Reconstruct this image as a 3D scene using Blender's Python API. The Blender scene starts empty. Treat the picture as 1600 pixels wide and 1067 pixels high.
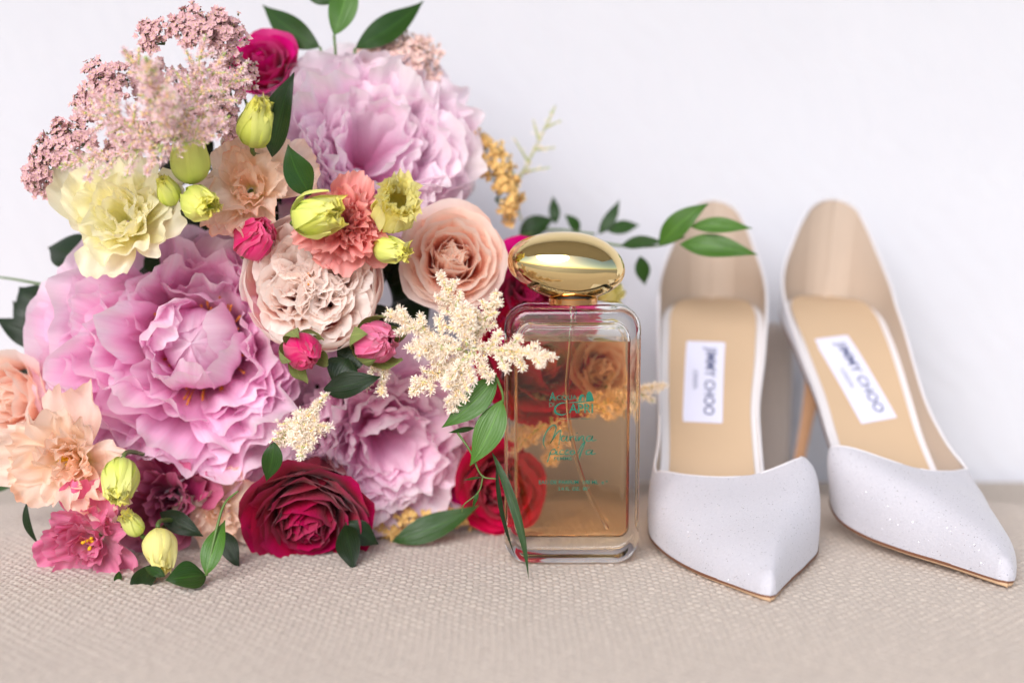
import bpy, bmesh, math, random
import numpy as np
from mathutils import Vector, Matrix, Quaternion
R = math.radians
S = 0.01                      # every length below is in centimetres
SC = bpy.context.scene
COL = SC.collection
rng = np.random.default_rng(7)

# ------------------------------------------------------------------ camera
F_MM, FPX = 50.0, 50.0/36.0*1600
CAM = np.array([0.0, -61.0, 17.3]); PITCH = R(7.27)
cam_d = bpy.data.cameras.new('camera'); cam = bpy.data.objects.new('camera', cam_d); COL.objects.link(cam)
cam.location = CAM*S; cam.rotation_euler = (math.pi/2-PITCH, 0, 0)
cam_d.lens = F_MM; cam_d.sensor_width = 36; cam_d.clip_start = .02; cam_d.clip_end = 200
cam_d.dof.use_dof = True; cam_d.dof.focus_distance = .595; cam_d.dof.aperture_fstop = 3.2
cam_d.dof.aperture_blades = 9
SC.camera = cam
# ------------------------------------------------------------------ sky, soft sun, exposure
w = bpy.data.worlds.new('World'); SC.world = w; w.use_nodes = True
nt = w.node_tree; nt.nodes.clear()
SUN_EL, SUN_AZ = 33, 198          # degrees; azimuth clockwise from +Y: the sun stands behind the camera, to its left
sky = nt.nodes.new('ShaderNodeTexSky'); sky.sky_type = 'NISHITA'; sky.sun_disc = False
sky.sun_elevation = R(SUN_EL); sky.sun_rotation = R(SUN_AZ); sky.air_density = 1.0; sky.dust_density = 1.5; sky.ozone_density = 1.0
bg = nt.nodes.new('ShaderNodeBackground'); bg.inputs[1].default_value = .10
out = nt.nodes.new('ShaderNodeOutputWorld')
nt.links.new(sky.outputs[0], bg.inputs[0]); nt.links.new(bg.outputs[0], out.inputs[0])
sun_d = bpy.data.lights.new('sun', 'SUN'); sun = bpy.data.objects.new('sun', sun_d); COL.objects.link(sun)
sun_d.energy = 2.0; sun_d.angle = R(42); sun_d.color = (.955, .965, 1)
sd = Vector((math.sin(R(SUN_AZ))*math.cos(R(SUN_EL)), math.cos(R(SUN_AZ))*math.cos(R(SUN_EL)), math.sin(R(SUN_EL))))
sun.rotation_euler = sd.to_track_quat('Z', 'Y').to_euler()
SC.view_settings.view_transform = 'Standard'; SC.view_settings.look = 'None'
SC.view_settings.exposure = 0.93; SC.view_settings.gamma = 1
try:
    SC.cycles.use_denoising = True; SC.cycles.max_bounces = 16; SC.cycles.diffuse_bounces = 9; SC.cycles.transmission_bounces = 14
    SC.cycles.transparent_max_bounces = 8; SC.cycles.caustics_refractive = True; SC.cycles.caustics_reflective = True
    SC.cycles.blur_glossy = .3; SC.cycles.sample_clamp_indirect = 8
except Exception: pass

# ------------------------------------------------------------------ helpers
CP, SP = math.cos(PITCH), math.sin(PITCH)
def at(px, py, Y):
    """point of the place seen at a pixel of the 1600x1067 photograph, in the plane y = Y (cm)"""
    dx, dz = (px-800)/FPX, -(py-533.5)/FPX
    d = np.array([dx, CP+dz*SP, -SP+dz*CP])
    return CAM + d*((Y-CAM[1])/d[1])
def pxcm(Y): return (Y-CAM[1])/FPX        # centimetres per photo pixel at that depth
def tag(o, label=None, cat=None, group=None, kind=None):
    if label: o['label'] = label
    if cat: o['category'] = cat
    if group: o['group'] = group
    if kind: o['kind'] = kind
    return o
def empty(name, loc, rot=None, label=None, cat=None, group=None):
    o = bpy.data.objects.new(name, None); COL.objects.link(o); o.empty_display_size = .01
    o.location = Vector(loc)*S
    if rot is not None: o.rotation_mode = 'QUATERNION'; o.rotation_quaternion = rot
    return tag(o, label, cat, group)
def mesh(name, V, F, mat, parent=None, uv=None, smooth=True, matidx=None):
    me = bpy.data.meshes.new(name)
    V = np.asarray(V, float)*S
    me.from_pydata(V.tolist(), [], [tuple(map(int, f)) for f in F])
    if uv is not None:
        ul = me.uv_layers.new(name='UVMap'); idx = np.zeros(len(me.loops), np.int32); me.loops.foreach_get('vertex_index', idx)
        ul.data.foreach_set('uv', np.asarray(uv, float)[idx].ravel())
    if smooth: me.polygons.foreach_set('use_smooth', [True]*len(me.polygons))
    for m in (mat if isinstance(mat, (list, tuple)) else [mat]): me.materials.append(m)
    if matidx is not None: me.polygons.foreach_set('material_index', matidx)
    o = bpy.data.objects.new(name, me); COL.objects.link(o)
    if parent: o.parent = parent
    return o
def grid_faces(nu, nv, off=0, wrap=False):      # nu columns (fast axis), nv rows
    F = []
    for j in range(nv-1):
        for i in range(nu if wrap else nu-1):
            a = off+j*nu+i; b = off+j*nu+(i+1) % nu
            F.append((a, b, b+nu, a+nu))
    return F
class MB:
    def __init__(s): s.V=[]; s.F=[]; s.UV=[]; s.M=[]; s.n=0
    def add(s, V, F, uv=None, m=0):
        V=np.asarray(V,float); s.V.append(V); s.F += [tuple(i+s.n for i in f) for f in F]
        s.UV.append(np.asarray(uv,float) if uv is not None else np.zeros((len(V),2))); s.M += [m]*len(F); s.n += len(V)
    def tube(s, pts, rad, n=8, m=0, caps=True):
        pts=np.asarray(pts,float); rad=np.broadcast_to(np.asarray(rad,float),(len(pts),))
        T=np.gradient(pts,axis=0); T/=np.linalg.norm(T,axis=1)[:,None]+1e-9
        a=np.array([0,0,1.]) if abs(T[0][2])<.9 else np.array([1.,0,0]); V=[]
        nrm=np.cross(T[0],a); nrm/=np.linalg.norm(nrm)
        for p,t,r in zip(pts,T,rad):
            nrm=nrm-t*np.dot(nrm,t); nrm/=np.linalg.norm(nrm)+1e-9; b=np.cross(t,nrm)
            for k in range(n):
                q=2*math.pi*k/n; V.append(p+r*(math.cos(q)*nrm+math.sin(q)*b))
        F=grid_faces(n,len(pts),wrap=True)
        if caps: F += [tuple(range(n))[::-1], tuple(range((len(pts)-1)*n,len(pts)*n))]
        s.add(V,F,m=m)
    def build(s, name, mat, parent=None, smooth=True):
        return mesh(name, np.concatenate(s.V), s.F, mat, parent, np.concatenate(s.UV), smooth, s.M)
def bez(p0, p1, p2, n, p3=None):
    t=np.linspace(0,1,n)[:,None]; p0,p1,p2=map(np.asarray,(p0,p1,p2))
    if p3 is None: return (1-t)**2*p0+2*t*(1-t)*p1+t*t*p2
    return (1-t)**3*p0+3*t*(1-t)**2*p1+3*t*t*(1-t)*p2+t**3*np.asarray(p3)
def spline(pts, n):
    """Catmull-Rom through the points"""
    P=np.asarray(pts,float); P=np.vstack([2*P[0]-P[1],P,2*P[-1]-P[-2]]); m=len(P)-3; out=[]
    for q in np.linspace(0,m-1e-6,n):
        i=int(q); t=q-i; a,b,c,d=P[i:i+4]
        out.append(.5*((2*b)+(-a+c)*t+(2*a-5*b+4*c-d)*t*t+(-a+3*b-3*c+d)*t**3))
    return np.array(out)
def quat_to(d, roll=0):
    return Vector(d).to_track_quat('Z','Y') @ Quaternion((0,0,1), roll)

# ------------------------------------------------------------------ materials
def srgb(r,g,b):
    f=lambda c:(c/255/12.92) if c/255<=.04045 else ((c/255+.055)/1.055)**2.4
    return (f(r),f(g),f(b),1)
class NT:
    def __init__(s, name):
        s.m=bpy.data.materials.new(name); s.m.use_nodes=True; s.t=s.m.node_tree; s.t.nodes.clear()
        s.out=s.t.nodes.new('ShaderNodeOutputMaterial')
    def n(s, typ, **kw):
        x=s.t.nodes.new(typ)
        for k,v in kw.items():
            if k in x.inputs: s.set(x.inputs[k],v)
            else: setattr(x,k,v)
        return x
    def set(s, inp, v):
        if hasattr(v,'is_linked') or isinstance(v,bpy.types.NodeSocket): s.t.links.new(v,inp)
        else: inp.default_value=v
    def inp(s, node, i, v): s.set(node.inputs[i], v)
    def math(s, op, a, b=None, c=None):
        x=s.t.nodes.new('ShaderNodeMath'); x.operation=op; s.set(x.inputs[0],a)
        if b is not None: s.set(x.inputs[1],b)
        if c is not None: s.set(x.inputs[2],c)
        return x.outputs[0]
    def ramp(s, fac, stops, interp='LINEAR'):
        x=s.t.nodes.new('ShaderNodeValToRGB'); x.color_ramp.interpolation=interp; e=x.color_ramp.elements
        while len(e)<len(stops): e.new(.5)
        for q,(p,c) in zip(e,stops): q.position=p; q.color=c if len(c)==4 else (*c,1)
        s.set(x.inputs[0],fac); return x.outputs[0]
    def mix(s, f, a, b, mode='MIX'):
        x=s.t.nodes.new('ShaderNodeMix'); x.data_type='RGBA'; x.blend_type=mode
        s.set(x.inputs[0],f); s.set(x.inputs[6],a); s.set(x.inputs[7],b); return x.outputs[2]
    def noise(s, scale, detail=3, vec=None, rough=.5):
        x=s.t.nodes.new('ShaderNodeTexNoise'); x.inputs['Scale'].default_value=scale; x.inputs['Detail'].default_value=detail
        x.inputs['Roughness'].default_value=rough
        if vec is not None: s.t.links.new(vec,x.inputs['Vector'])
        return x.outputs[0]
    def bump(s, h, strength=.3, dist=.0005):
        x=s.t.nodes.new('ShaderNodeBump'); x.inputs['Strength'].default_value=strength; x.inputs['Distance'].default_value=dist
        s.t.links.new(h,x.inputs['Height']); return x.outputs[0]
    def finish(s, shader): s.t.links.new(shader,s.out.inputs[0]); return s.m
def plain(name, col, rough=.5, metal=0, bump=None, var=0, **kw):
    t=NT(name); tc=t.n('ShaderNodeTexCoord').outputs['Object']
    p=t.n('ShaderNodeBsdfPrincipled'); c=col
    if var:
        nz=t.noise(var[0],4,tc); c=t.mix(nz, col, tuple(x*var[1] for x in col[:3])+(1,))
    t.set(p.inputs['Base Color'],c); p.inputs['Roughness'].default_value=rough; p.inputs['Metallic'].default_value=metal
    for k,v in kw.items(): p.inputs[k.replace('_',' ')].default_value=v
    if bump: t.set(p.inputs['Normal'], t.bump(t.noise(bump[0],4,tc),bump[1],bump[2]))
    return t.finish(p.outputs[0])
def petal_mat(name, stops, trans=.3, vein=.12, vscale=26, rough=.55, bump=.25, blotch=None):
    """stops: colours along the petal from its base (0) to its rim (1)"""
    t=NT(name); uv=t.n('ShaderNodeUVMap').outputs[0]; tc=t.n('ShaderNodeTexCoord').outputs['Object']
    sep=t.n('ShaderNodeSeparateXYZ'); t.set(sep.inputs[0],uv)
    nz=t.noise(160,3,tc); nl=t.noise(45,2,tc)
    v=t.math('ADD', sep.outputs[1], t.math('MULTIPLY', t.math('SUBTRACT',nl,.5), .22))
    c=t.ramp(v, stops)
    vm=t.n('ShaderNodeMapping'); t.set(vm.inputs[0],uv); vm.inputs['Scale'].default_value=(vscale,1.6,1)
    vn=t.noise(1.0,3,vm.outputs[0])
    c=t.mix(t.math('MULTIPLY',t.ramp(vn,[(.35,(0,0,0)),(.7,(1,1,1))]),vein), c, tuple(x*.85 for x in stops[0][1][:3])+(1,))
    if blotch: c=t.mix(t.ramp(t.noise(90,4,tc),[(.62,(0,0,0)),(.72,(1,1,1))]), c, blotch)
    oi=t.n('ShaderNodeObjectInfo').outputs['Random']
    hs=t.n('ShaderNodeHueSaturation'); t.set(hs.inputs['Color'],c)
    t.set(hs.inputs['Value'], t.math('ADD',.93,t.math('MULTIPLY',oi,.12)))
    t.set(hs.inputs['Saturation'], t.math('ADD',.92,t.math('MULTIPLY',oi,.16)))
    c=hs.outputs[0]
    h=t.math('ADD', t.math('MULTIPLY',vn,1.0), t.math('MULTIPLY',nz,.5))
    nrm=t.bump(h,bump,.0006)
    p=t.n('ShaderNodeBsdfPrincipled'); t.set(p.inputs['Base Color'],c); p.inputs['Roughness'].default_value=rough
    p.inputs['Specular IOR Level'].default_value=.28; p.inputs['Sheen Weight'].default_value=.15; p.inputs['Sheen Roughness'].default_value=.4
    t.set(p.inputs['Normal'],nrm)
    tr=t.n('ShaderNodeBsdfTranslucent'); t.set(tr.inputs[0],c); t.set(tr.inputs[1],nrm)
    m=t.n('ShaderNodeMixShader'); m.inputs[0].default_value=trans
    t.t.links.new(p.outputs[0],m.inputs[1]); t.t.links.new(tr.outputs[0],m.inputs[2])
    return t.finish(m.outputs[0])
def leaf_mat(name, dark, light, gloss=.32, ridge=30):
    t=NT(name); uv=t.n('ShaderNodeUVMap').outputs[0]; tc=t.n('ShaderNodeTexCoord').outputs['Object']
    vm=t.n('ShaderNodeMapping'); t.set(vm.inputs[0],uv); vm.inputs['Scale'].default_value=(ridge,1.2,1)
    vn=t.noise(1,2,vm.outputs[0]); nl=t.noise(60,3,tc)
    oi=t.n('ShaderNodeObjectInfo').outputs['Random']
    c=t.mix(t.math('MULTIPLY',t.math('ADD',t.math('ADD',vn,nl),oi),.33), dark, light)
    sx=t.n('ShaderNodeSeparateXYZ'); t.set(sx.inputs[0],uv); du=t.math('ABSOLUTE',t.math('SUBTRACT',sx.outputs[0],.5))
    rib=t.ramp(du,[(0,(1,1,1)),(.035,(0,0,0))]); c=t.mix(t.math('MULTIPLY',rib,.5),c,tuple(x*1.7 for x in light[:3])+(1,))
    wv=t.n('ShaderNodeTexWave'); wv.bands_direction='X'; t.set(wv.inputs['Vector'],uv); wv.inputs['Scale'].default_value=3.2; wv.inputs['Distortion'].default_value=.6
    p=t.n('ShaderNodeBsdfPrincipled'); t.set(p.inputs['Base Color'],c); p.inputs['Roughness'].default_value=gloss
    p.inputs['Specular IOR Level'].default_value=.5
    t.set(p.inputs['Normal'], t.bump(t.math('ADD',t.math('ADD',vn,t.math('MULTIPLY',wv.outputs[1],.25)),t.math('MULTIPLY',nl,.8)),.6,.0006))
    tr=t.n('ShaderNodeBsdfTranslucent'); t.set(tr.inputs[0],light)
    m=t.n('ShaderNodeMixShader'); m.inputs[0].default_value=.15
    t.t.links.new(p.outputs[0],m.inputs[1]); t.t.links.new(tr.outputs[0],m.inputs[2])
    return t.finish(m.outputs[0])
M={}
M['peony']  = petal_mat('orchid_pink_peony_petal', [(0,srgb(236,116,192)),(0.3,srgb(250,186,230)),(0.65,srgb(254,216,241)),(1,srgb(255,240,249))], vein=.12, trans=.52)
M['peony_pale']=petal_mat('pale_pink_peony_petal', [(0,srgb(250,172,220)),(0.35,srgb(253,216,239)),(0.7,srgb(254,238,248)),(1,srgb(255,248,251))], vein=.06, trans=.52)
M['peony_lilac']=petal_mat('lilac_peony_petal', [(0,srgb(244,160,212)),(0.4,srgb(252,212,238)),(0.75,srgb(254,232,244)),(1,srgb(255,245,250))], vein=.12, trans=.52)
M['crimson']= petal_mat('crimson_rose_petal', [(0,srgb(96,0,28)),(0.5,srgb(150,1,42)),(0.85,srgb(176,4,60)),(1,srgb(184,10,84))], trans=.22, vein=.15, rough=.5)
M['red']= petal_mat('red_rose_petal', [(0,srgb(150,0,36)),(0.5,srgb(204,2,58)),(1,srgb(220,12,84))], trans=.35, vein=.1)
M['magenta']= petal_mat('magenta_rose_petal', [(0,srgb(150,0,76)),(.5,srgb(204,8,112)),(1,srgb(226,30,136))], trans=.35, vein=.1)
M['blush']  = petal_mat('blush_quartered_rose_petal', [(0,srgb(253,196,184)),(.35,srgb(254,226,218)),(.7,srgb(254,241,235)),(1,srgb(255,247,242))], vein=.03, trans=.52)
M['peach']  = petal_mat('peach_rose_petal', [(0,srgb(254,186,164)),(.4,srgb(255,214,196)),(.8,srgb(255,232,219)),(1,srgb(255,241,231))], vein=.03, trans=.622)
M['cream']  = petal_mat('cream_yellow_lisianthus_petal', [(0,srgb(236,236,150)),(0.3,srgb(252,248,198)),(0.7,srgb(254,251,226)),(1,srgb(254,247,216))], vein=.04, trans=.52)
M['apricot']= petal_mat('apricot_lisianthus_petal', [(0,srgb(236,232,160)),(0.3,srgb(252,234,212)),(0.7,srgb(253,236,222)),(0.95,srgb(252,224,206)),(1,srgb(248,200,174))], vein=.05, trans=.52)
M['mauve']  = petal_mat('rose_pink_lisianthus_petal', [(0,srgb(246,224,220)),(.3,srgb(234,156,186)),(.7,srgb(226,112,158)),(1,srgb(232,130,168))], vein=.15, trans=.35)
M['dusty']  = petal_mat('dusty_pink_lisianthus_petal', [(0,srgb(220,104,110)),(.5,srgb(240,152,150)),(1,srgb(248,184,176))], vein=.1, trans=.35)
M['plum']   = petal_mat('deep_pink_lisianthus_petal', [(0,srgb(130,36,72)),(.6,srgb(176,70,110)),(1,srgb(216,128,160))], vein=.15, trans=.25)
M['lime']   = petal_mat('yellow_green_bud_petal', [(0,srgb(206,222,104)),(0.5,srgb(232,238,126)),(0.85,srgb(246,246,150)),(1,srgb(248,240,124))], vein=.07, vscale=8, trans=.35)
M['lemon']  = petal_mat('pale_lemon_bud_petal', [(0,srgb(234,236,140)),(0.5,srgb(252,248,182)),(1,srgb(254,246,168))], vein=.08, trans=.52)
M['hotpink']= petal_mat('hot_pink_rosebud_petal', [(0,srgb(240,160,170)),(.3,srgb(228,66,128)),(.8,srgb(222,50,116)),(1,srgb(238,100,152))], vein=.2, vscale=12, trans=.25)
M['budpink']= petal_mat('pink_rosebud_petal', [(0,srgb(234,140,170)),(.5,srgb(232,100,150)),(1,srgb(242,150,184))], vein=.12, trans=.3)
M['sepal']  = leaf_mat('sepal_green', srgb(96,120,60), srgb(150,164,92), .6, 8)
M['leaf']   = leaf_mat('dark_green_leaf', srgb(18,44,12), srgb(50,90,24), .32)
M['leaf_mid']= leaf_mat('mid_green_leaf', srgb(42,82,20), srgb(86,132,40), .34)  # a lighter green for some of the leaves
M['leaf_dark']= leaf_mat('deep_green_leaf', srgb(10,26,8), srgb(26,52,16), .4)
M['stem']   = plain('green_stem', srgb(86,112,52), .5)
M['stem_pale']= plain('pale_green_stem', srgb(168,176,112), .6)
M['stamen'] = plain('orange_stamen', srgb(222,140,50), .6)
M['stamen_y']= plain('yellow_stamen', srgb(228,180,30), .6)
M['white_floret']=plain('cream_astilbe_floret', srgb(250,238,222), .7, var=(300,.94))
M['buff_floret']=plain('buff_astilbe_centre', srgb(244,216,150), .7)
M['lilac_floret']=plain('pale_pink_astilbe_floret', srgb(247,218,222), .7, var=(300,.9))
M['green_floret']=plain('green_astilbe_tip', srgb(176,196,104), .7)
M['yarrow_pink']=plain('dusty_pink_yarrow_floret', srgb(222,176,180), .75, var=(250,.78))
M['yarrow_blush']=plain('blush_yarrow_floret', srgb(240,204,198), .75, var=(250,.85))
M['yarrow_gold']=plain('golden_yarrow_floret', srgb(242,198,122), .75, var=(250,.8))
M['yarrow_centre']=plain('yarrow_floret_centre', srgb(214,196,140), .8)
M['yarrow_dark']=plain('brown_green_yarrow_calyx', srgb(104,96,66), .8)

# ------------------------------------------------------------------ setting: seat cushion, wall, ground, porch roof
def weave_mat(name, c1, c2, bs=.5):
    t=NT(name); tc=t.n('ShaderNodeTexCoord').outputs['Object']
    mp=t.n('ShaderNodeMapping'); t.set(mp.inputs[0],tc); mp.inputs['Scale'].default_value=(1,1,1)
    n1=t.noise(900,3,mp.outputs[0]); n2=t.noise(35,3,tc)
    n3=t.noise(420,2,tc)
    c=t.mix(n3,c1,c2); c=t.mix(t.math('MULTIPLY',n2,.25),c,tuple(x*.8 for x in c1[:3])+(1,))
    p=t.n('ShaderNodeBsdfPrincipled'); t.set(p.inputs['Base Color'],c); p.inputs['Roughness'].default_value=.9
    p.inputs['Sheen Weight'].default_value=.1; p.inputs['Specular IOR Level'].default_value=.15
    t.set(p.inputs['Normal'], t.bump(n1,bs,.0004))
    return t.finish(p.outputs[0])
M['linen']=weave_mat('woven_linen_yarn', srgb(202,190,179), srgb(182,169,159))
# the cushion: real woven relief where the threads can be told apart
def cushion():
    root=empty('seat_cushion',(0,0,0)); tag(root,kind='structure')
    c=.275; n=6
    nx=int(62/c); ny=int(33/c); X0=-30.5; Y0=-17.0
    gx=np.arange(nx*n+1)/n; gy=np.arange(ny*n+1)/n
    GX,GY=np.meshgrid(gx,gy)
    wob=.14*np.sin(GY*.21+1.3*np.sin(GX*.07))+.05*np.sin(GY*1.9+GX*.63)
    wob2=.14*np.sin(GX*.17+1.1*np.sin(GY*.09))+.05*np.sin(GX*1.8-GY*.57)
    U=GX+wob; W=GY+wob2
    iu=np.floor(U).astype(int); iw=np.floor(W).astype(int); fu=U-iu; fw=W-iw
    par=((iu+iw)%2)
    jit=np.random.default_rng(3).random((400,400)); jt=jit[iu%400,iw%400]
    # over thread runs along x (weft) on odd cells, along y (warp) on even cells
    prof=lambda f:np.sqrt(np.clip(1-((f-.5)/.505)**2,0,1))
    weft=prof(fw)*(.55+.45*np.sin(np.pi*fu)**.6); warp=prof(fu)*(.35+.35*np.sin(np.pi*fw))
    under=.25
    h=np.where(par==1, np.maximum(weft, warp*under), np.maximum(warp*.85, weft*under))
    h*=(.72+.5*jt)
    h+=.10*np.sin(fw*np.pi*6)*(par==1)+.10*np.sin(fu*np.pi*6)*(par==0)     # plies of the yarn
    Z=(h-1.0)*.082
    X=X0+GX*c; Y=Y0+GY*c
    Z=Z+drape(X,Y)
    V=np.stack([X,Y,Z],-1).reshape(-1,3)*S
    NX,NY=GX.shape[1],GX.shape[0]
    a=(np.arange(NY-1)[:,None]*NX+np.arange(NX-1)[None]).ravel()
    F=np.stack([a,a+1,a+1+NX,a+NX],-1)
    me=bpy.data.meshes.new('woven_cover'); me.vertices.add(len(V)); me.vertices.foreach_set('co',V.ravel())
    me.loops.add(F.size); me.loops.foreach_set('vertex_index',F.ravel().astype(np.int32))
    me.polygons.add(len(F)); me.polygons.foreach_set('loop_start',np.arange(0,F.size,4,dtype=np.int32))
    me.polygons.foreach_set('loop_total',np.full(len(F),4,np.int32)); me.polygons.foreach_set('use_smooth',np.ones(len(F),bool))
    me.update(calc_edges=True); me.materials.append(M['linen'])
    o=bpy.data.objects.new('woven_cover',me); COL.objects.link(o); o.parent=root
    # the body of the cushion under and beyond the cover
    xs=np.linspace(-75,75,61); ys=np.concatenate([[-46,-46,-45.6,-44.5],np.linspace(-42,15.6,30),[16.6,17.2,17.4,17.4]])
    zs=np.concatenate([[-14,-3,-1.2,-.4],np.full(30,-.16),[-.5,-1.4,-3,-14]])
    XX,YY=np.meshgrid(xs,ys); ZZ=np.repeat(zs[:,None],61,1)+drape(XX,YY)*(np.abs(YY+14)<30)
    mesh('padding',np.stack([XX,YY,ZZ],-1).reshape(-1,3),grid_faces(61,len(ys)),M['linen'],root)
    return root
def drape(X,Y):
    """the soft fall of the cushion towards its back edge and right corner"""
    b=np.clip((Y-11.0)/3.0,0,None); rr=np.clip((X-19.5)/8,0,None)*np.clip((Y+2)/14,0,1); l=np.clip((-X-17)/10,0,None)*np.clip((Y+2)/14,0,1)
    return -1.5*b**2 -.55*rr**1.6 -.5*l**1.5 + .05*np.sin(X*.5+1)*np.sin(Y*.4)
cushion()
def wall_mat():
    t=NT('white_wall'); tc=t.n('ShaderNodeTexCoord').outputs['Object']
    mp=t.n('ShaderNodeMapping'); t.set(mp.inputs[0],tc); mp.inputs['Rotation'].default_value=(0,R(35),0)
    wv=t.n('ShaderNodeTexWave'); t.set(wv.inputs['Vector'],mp.outputs[0]); wv.inputs['Scale'].default_value=22; wv.inputs['Distortion'].default_value=6
    wv.inputs['Detail'].default_value=3; wv.bands_direction='X'
    n=t.noise(14,4,tc)
    c=t.mix(t.math('MULTIPLY',n,.5), srgb(214,214,220), srgb(202,201,209))
    p=t.n('ShaderNodeBsdfPrincipled'); t.set(p.inputs['Base Color'],c); p.inputs['Roughness'].default_value=.85
    t.set(p.inputs['Normal'], t.bump(t.math('ADD',t.math('MULTIPLY',wv.outputs[1],.6),n),.4,.0015))
    return t.finish(p.outputs[0])
M['wall']=wall_mat()
WY=21.0
V=[]; F=[]
for k,(x0,x1,y0,y1,z0,z1) in enumerate([(-260,260,WY,WY+20,-45,245)]):
    bmv=[(x,y,z) for z in (z0,z1) for y in (y0,y1) for x in (x0,x1)]
    F=[(0,1,5,4),(1,3,7,5),(3,2,6,7),(2,0,4,6),(4,5,7,6),(0,2,3,1)]
    tag(mesh('wall',bmv,F,M['wall'],smooth=False),kind='structure')
M['paving']=plain('pale_stone_paving', srgb(150,142,132), .8, var=(3,.8))
g=mesh('ground',[(-6000,-6000,-45),(6000,-6000,-45),(6000,6000,-45),(-6000,6000,-45)],[(0,1,2,3)],M['paving'],smooth=False); tag(g,kind='structure')
M['plaster']=plain('cream_ceiling_plaster', srgb(206,198,182), .8, var=(4,.9))
def box(name,x0,x1,y0,y1,z0,z1,m,parent=None):
    v=[(x,y,z) for z in (z0,z1) for y in (y0,y1) for x in (x0,x1)]
    return mesh(name,v,[(0,2,3,1),(4,5,7,6),(0,1,5,4),(1,3,7,5),(3,2,6,7),(2,0,4,6)],m,parent,smooth=False)
tag(box('ceiling',-260,260,-150,WY-.3,150,165,M['plaster']),kind='structure')
# ------------------------------------------------------------------ perfume bottle
def rrect(w,h,r,n=10,cx=0,cz=0,rt=None):
    """rounded rectangle outline, corners bottom-right, top-right, top-left, bottom-left"""
    rt=r if rt is None else rt; out=[]
    for sx,sz,a0,q in ((1,-1,-90,r),(1,1,0,rt),(-1,1,90,rt),(-1,-1,180,r)):
        for k in range(n+1):
            a=R(a0+90*k/n); out.append((cx+sx*(w-q)+q*math.cos(a), cz+sz*(h-q)+q*math.sin(a)))
    return np.array(out)
def glass(name, col, ior, rough=0):
    t=NT(name); g=t.n('ShaderNodeBsdfGlass'); g.inputs['Color'].default_value=col; g.inputs['IOR'].default_value=ior; g.inputs['Roughness'].default_value=rough
    return t.finish(g.outputs[0])
M['glass']=glass('clear_glass',(.985,.985,.98,1),1.48)
M['perfume']=glass('amber_perfume',(1,.84,.64,1),1.088); M['perfume_top']=glass('amber_perfume_surface',(1,.97,.92,1),1.36)
M['tube']=glass('clear_plastic',(.97,.95,.93,1),1.25)
M['gold']=plain('polished_gold',srgb(240,216,158),.03,1)
M['rosegold']=plain('copper_gold_collar',srgb(226,170,116),.12,1)
M['print']=plain('green_print',srgb(28,112,92),.35,.3)
M['dark_ring']=plain('black_gasket',srgb(20,16,14),.4)
def extrude_profile(outlines, ys, flip=False):
    V=[];
    for o,y in zip(outlines,ys):
        V+= [(x,y,z) for x,z in o]
    n=len(outlines[0]); F=[tuple(f[::-1]) for f in grid_faces(n,len(ys),wrap=True)]
    F+=[tuple(range(n)), tuple(range((len(ys)-1)*n,len(ys)*n))[::-1]]
    if flip: F=[tuple(f[::-1]) for f in F]
    return V,F
def outline_offset(w,h,r,e,cz,n=10,rt=None): return rrect(w-e,h-e,max(r-e,.05),n,0,cz,(rt-e) if rt else None)
BOT_Y=-.15; BD=1.35                    # centre depth and half depth of the bottle
YF=BOT_Y-BD
bl,br_=at(788,700,YF),at(1001,700,YF); BW=(br_[0]-bl[0])/2; BX=(br_[0]+bl[0])/2
ztop=at(895,479,YF)[2]; BH=ztop/2
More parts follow.
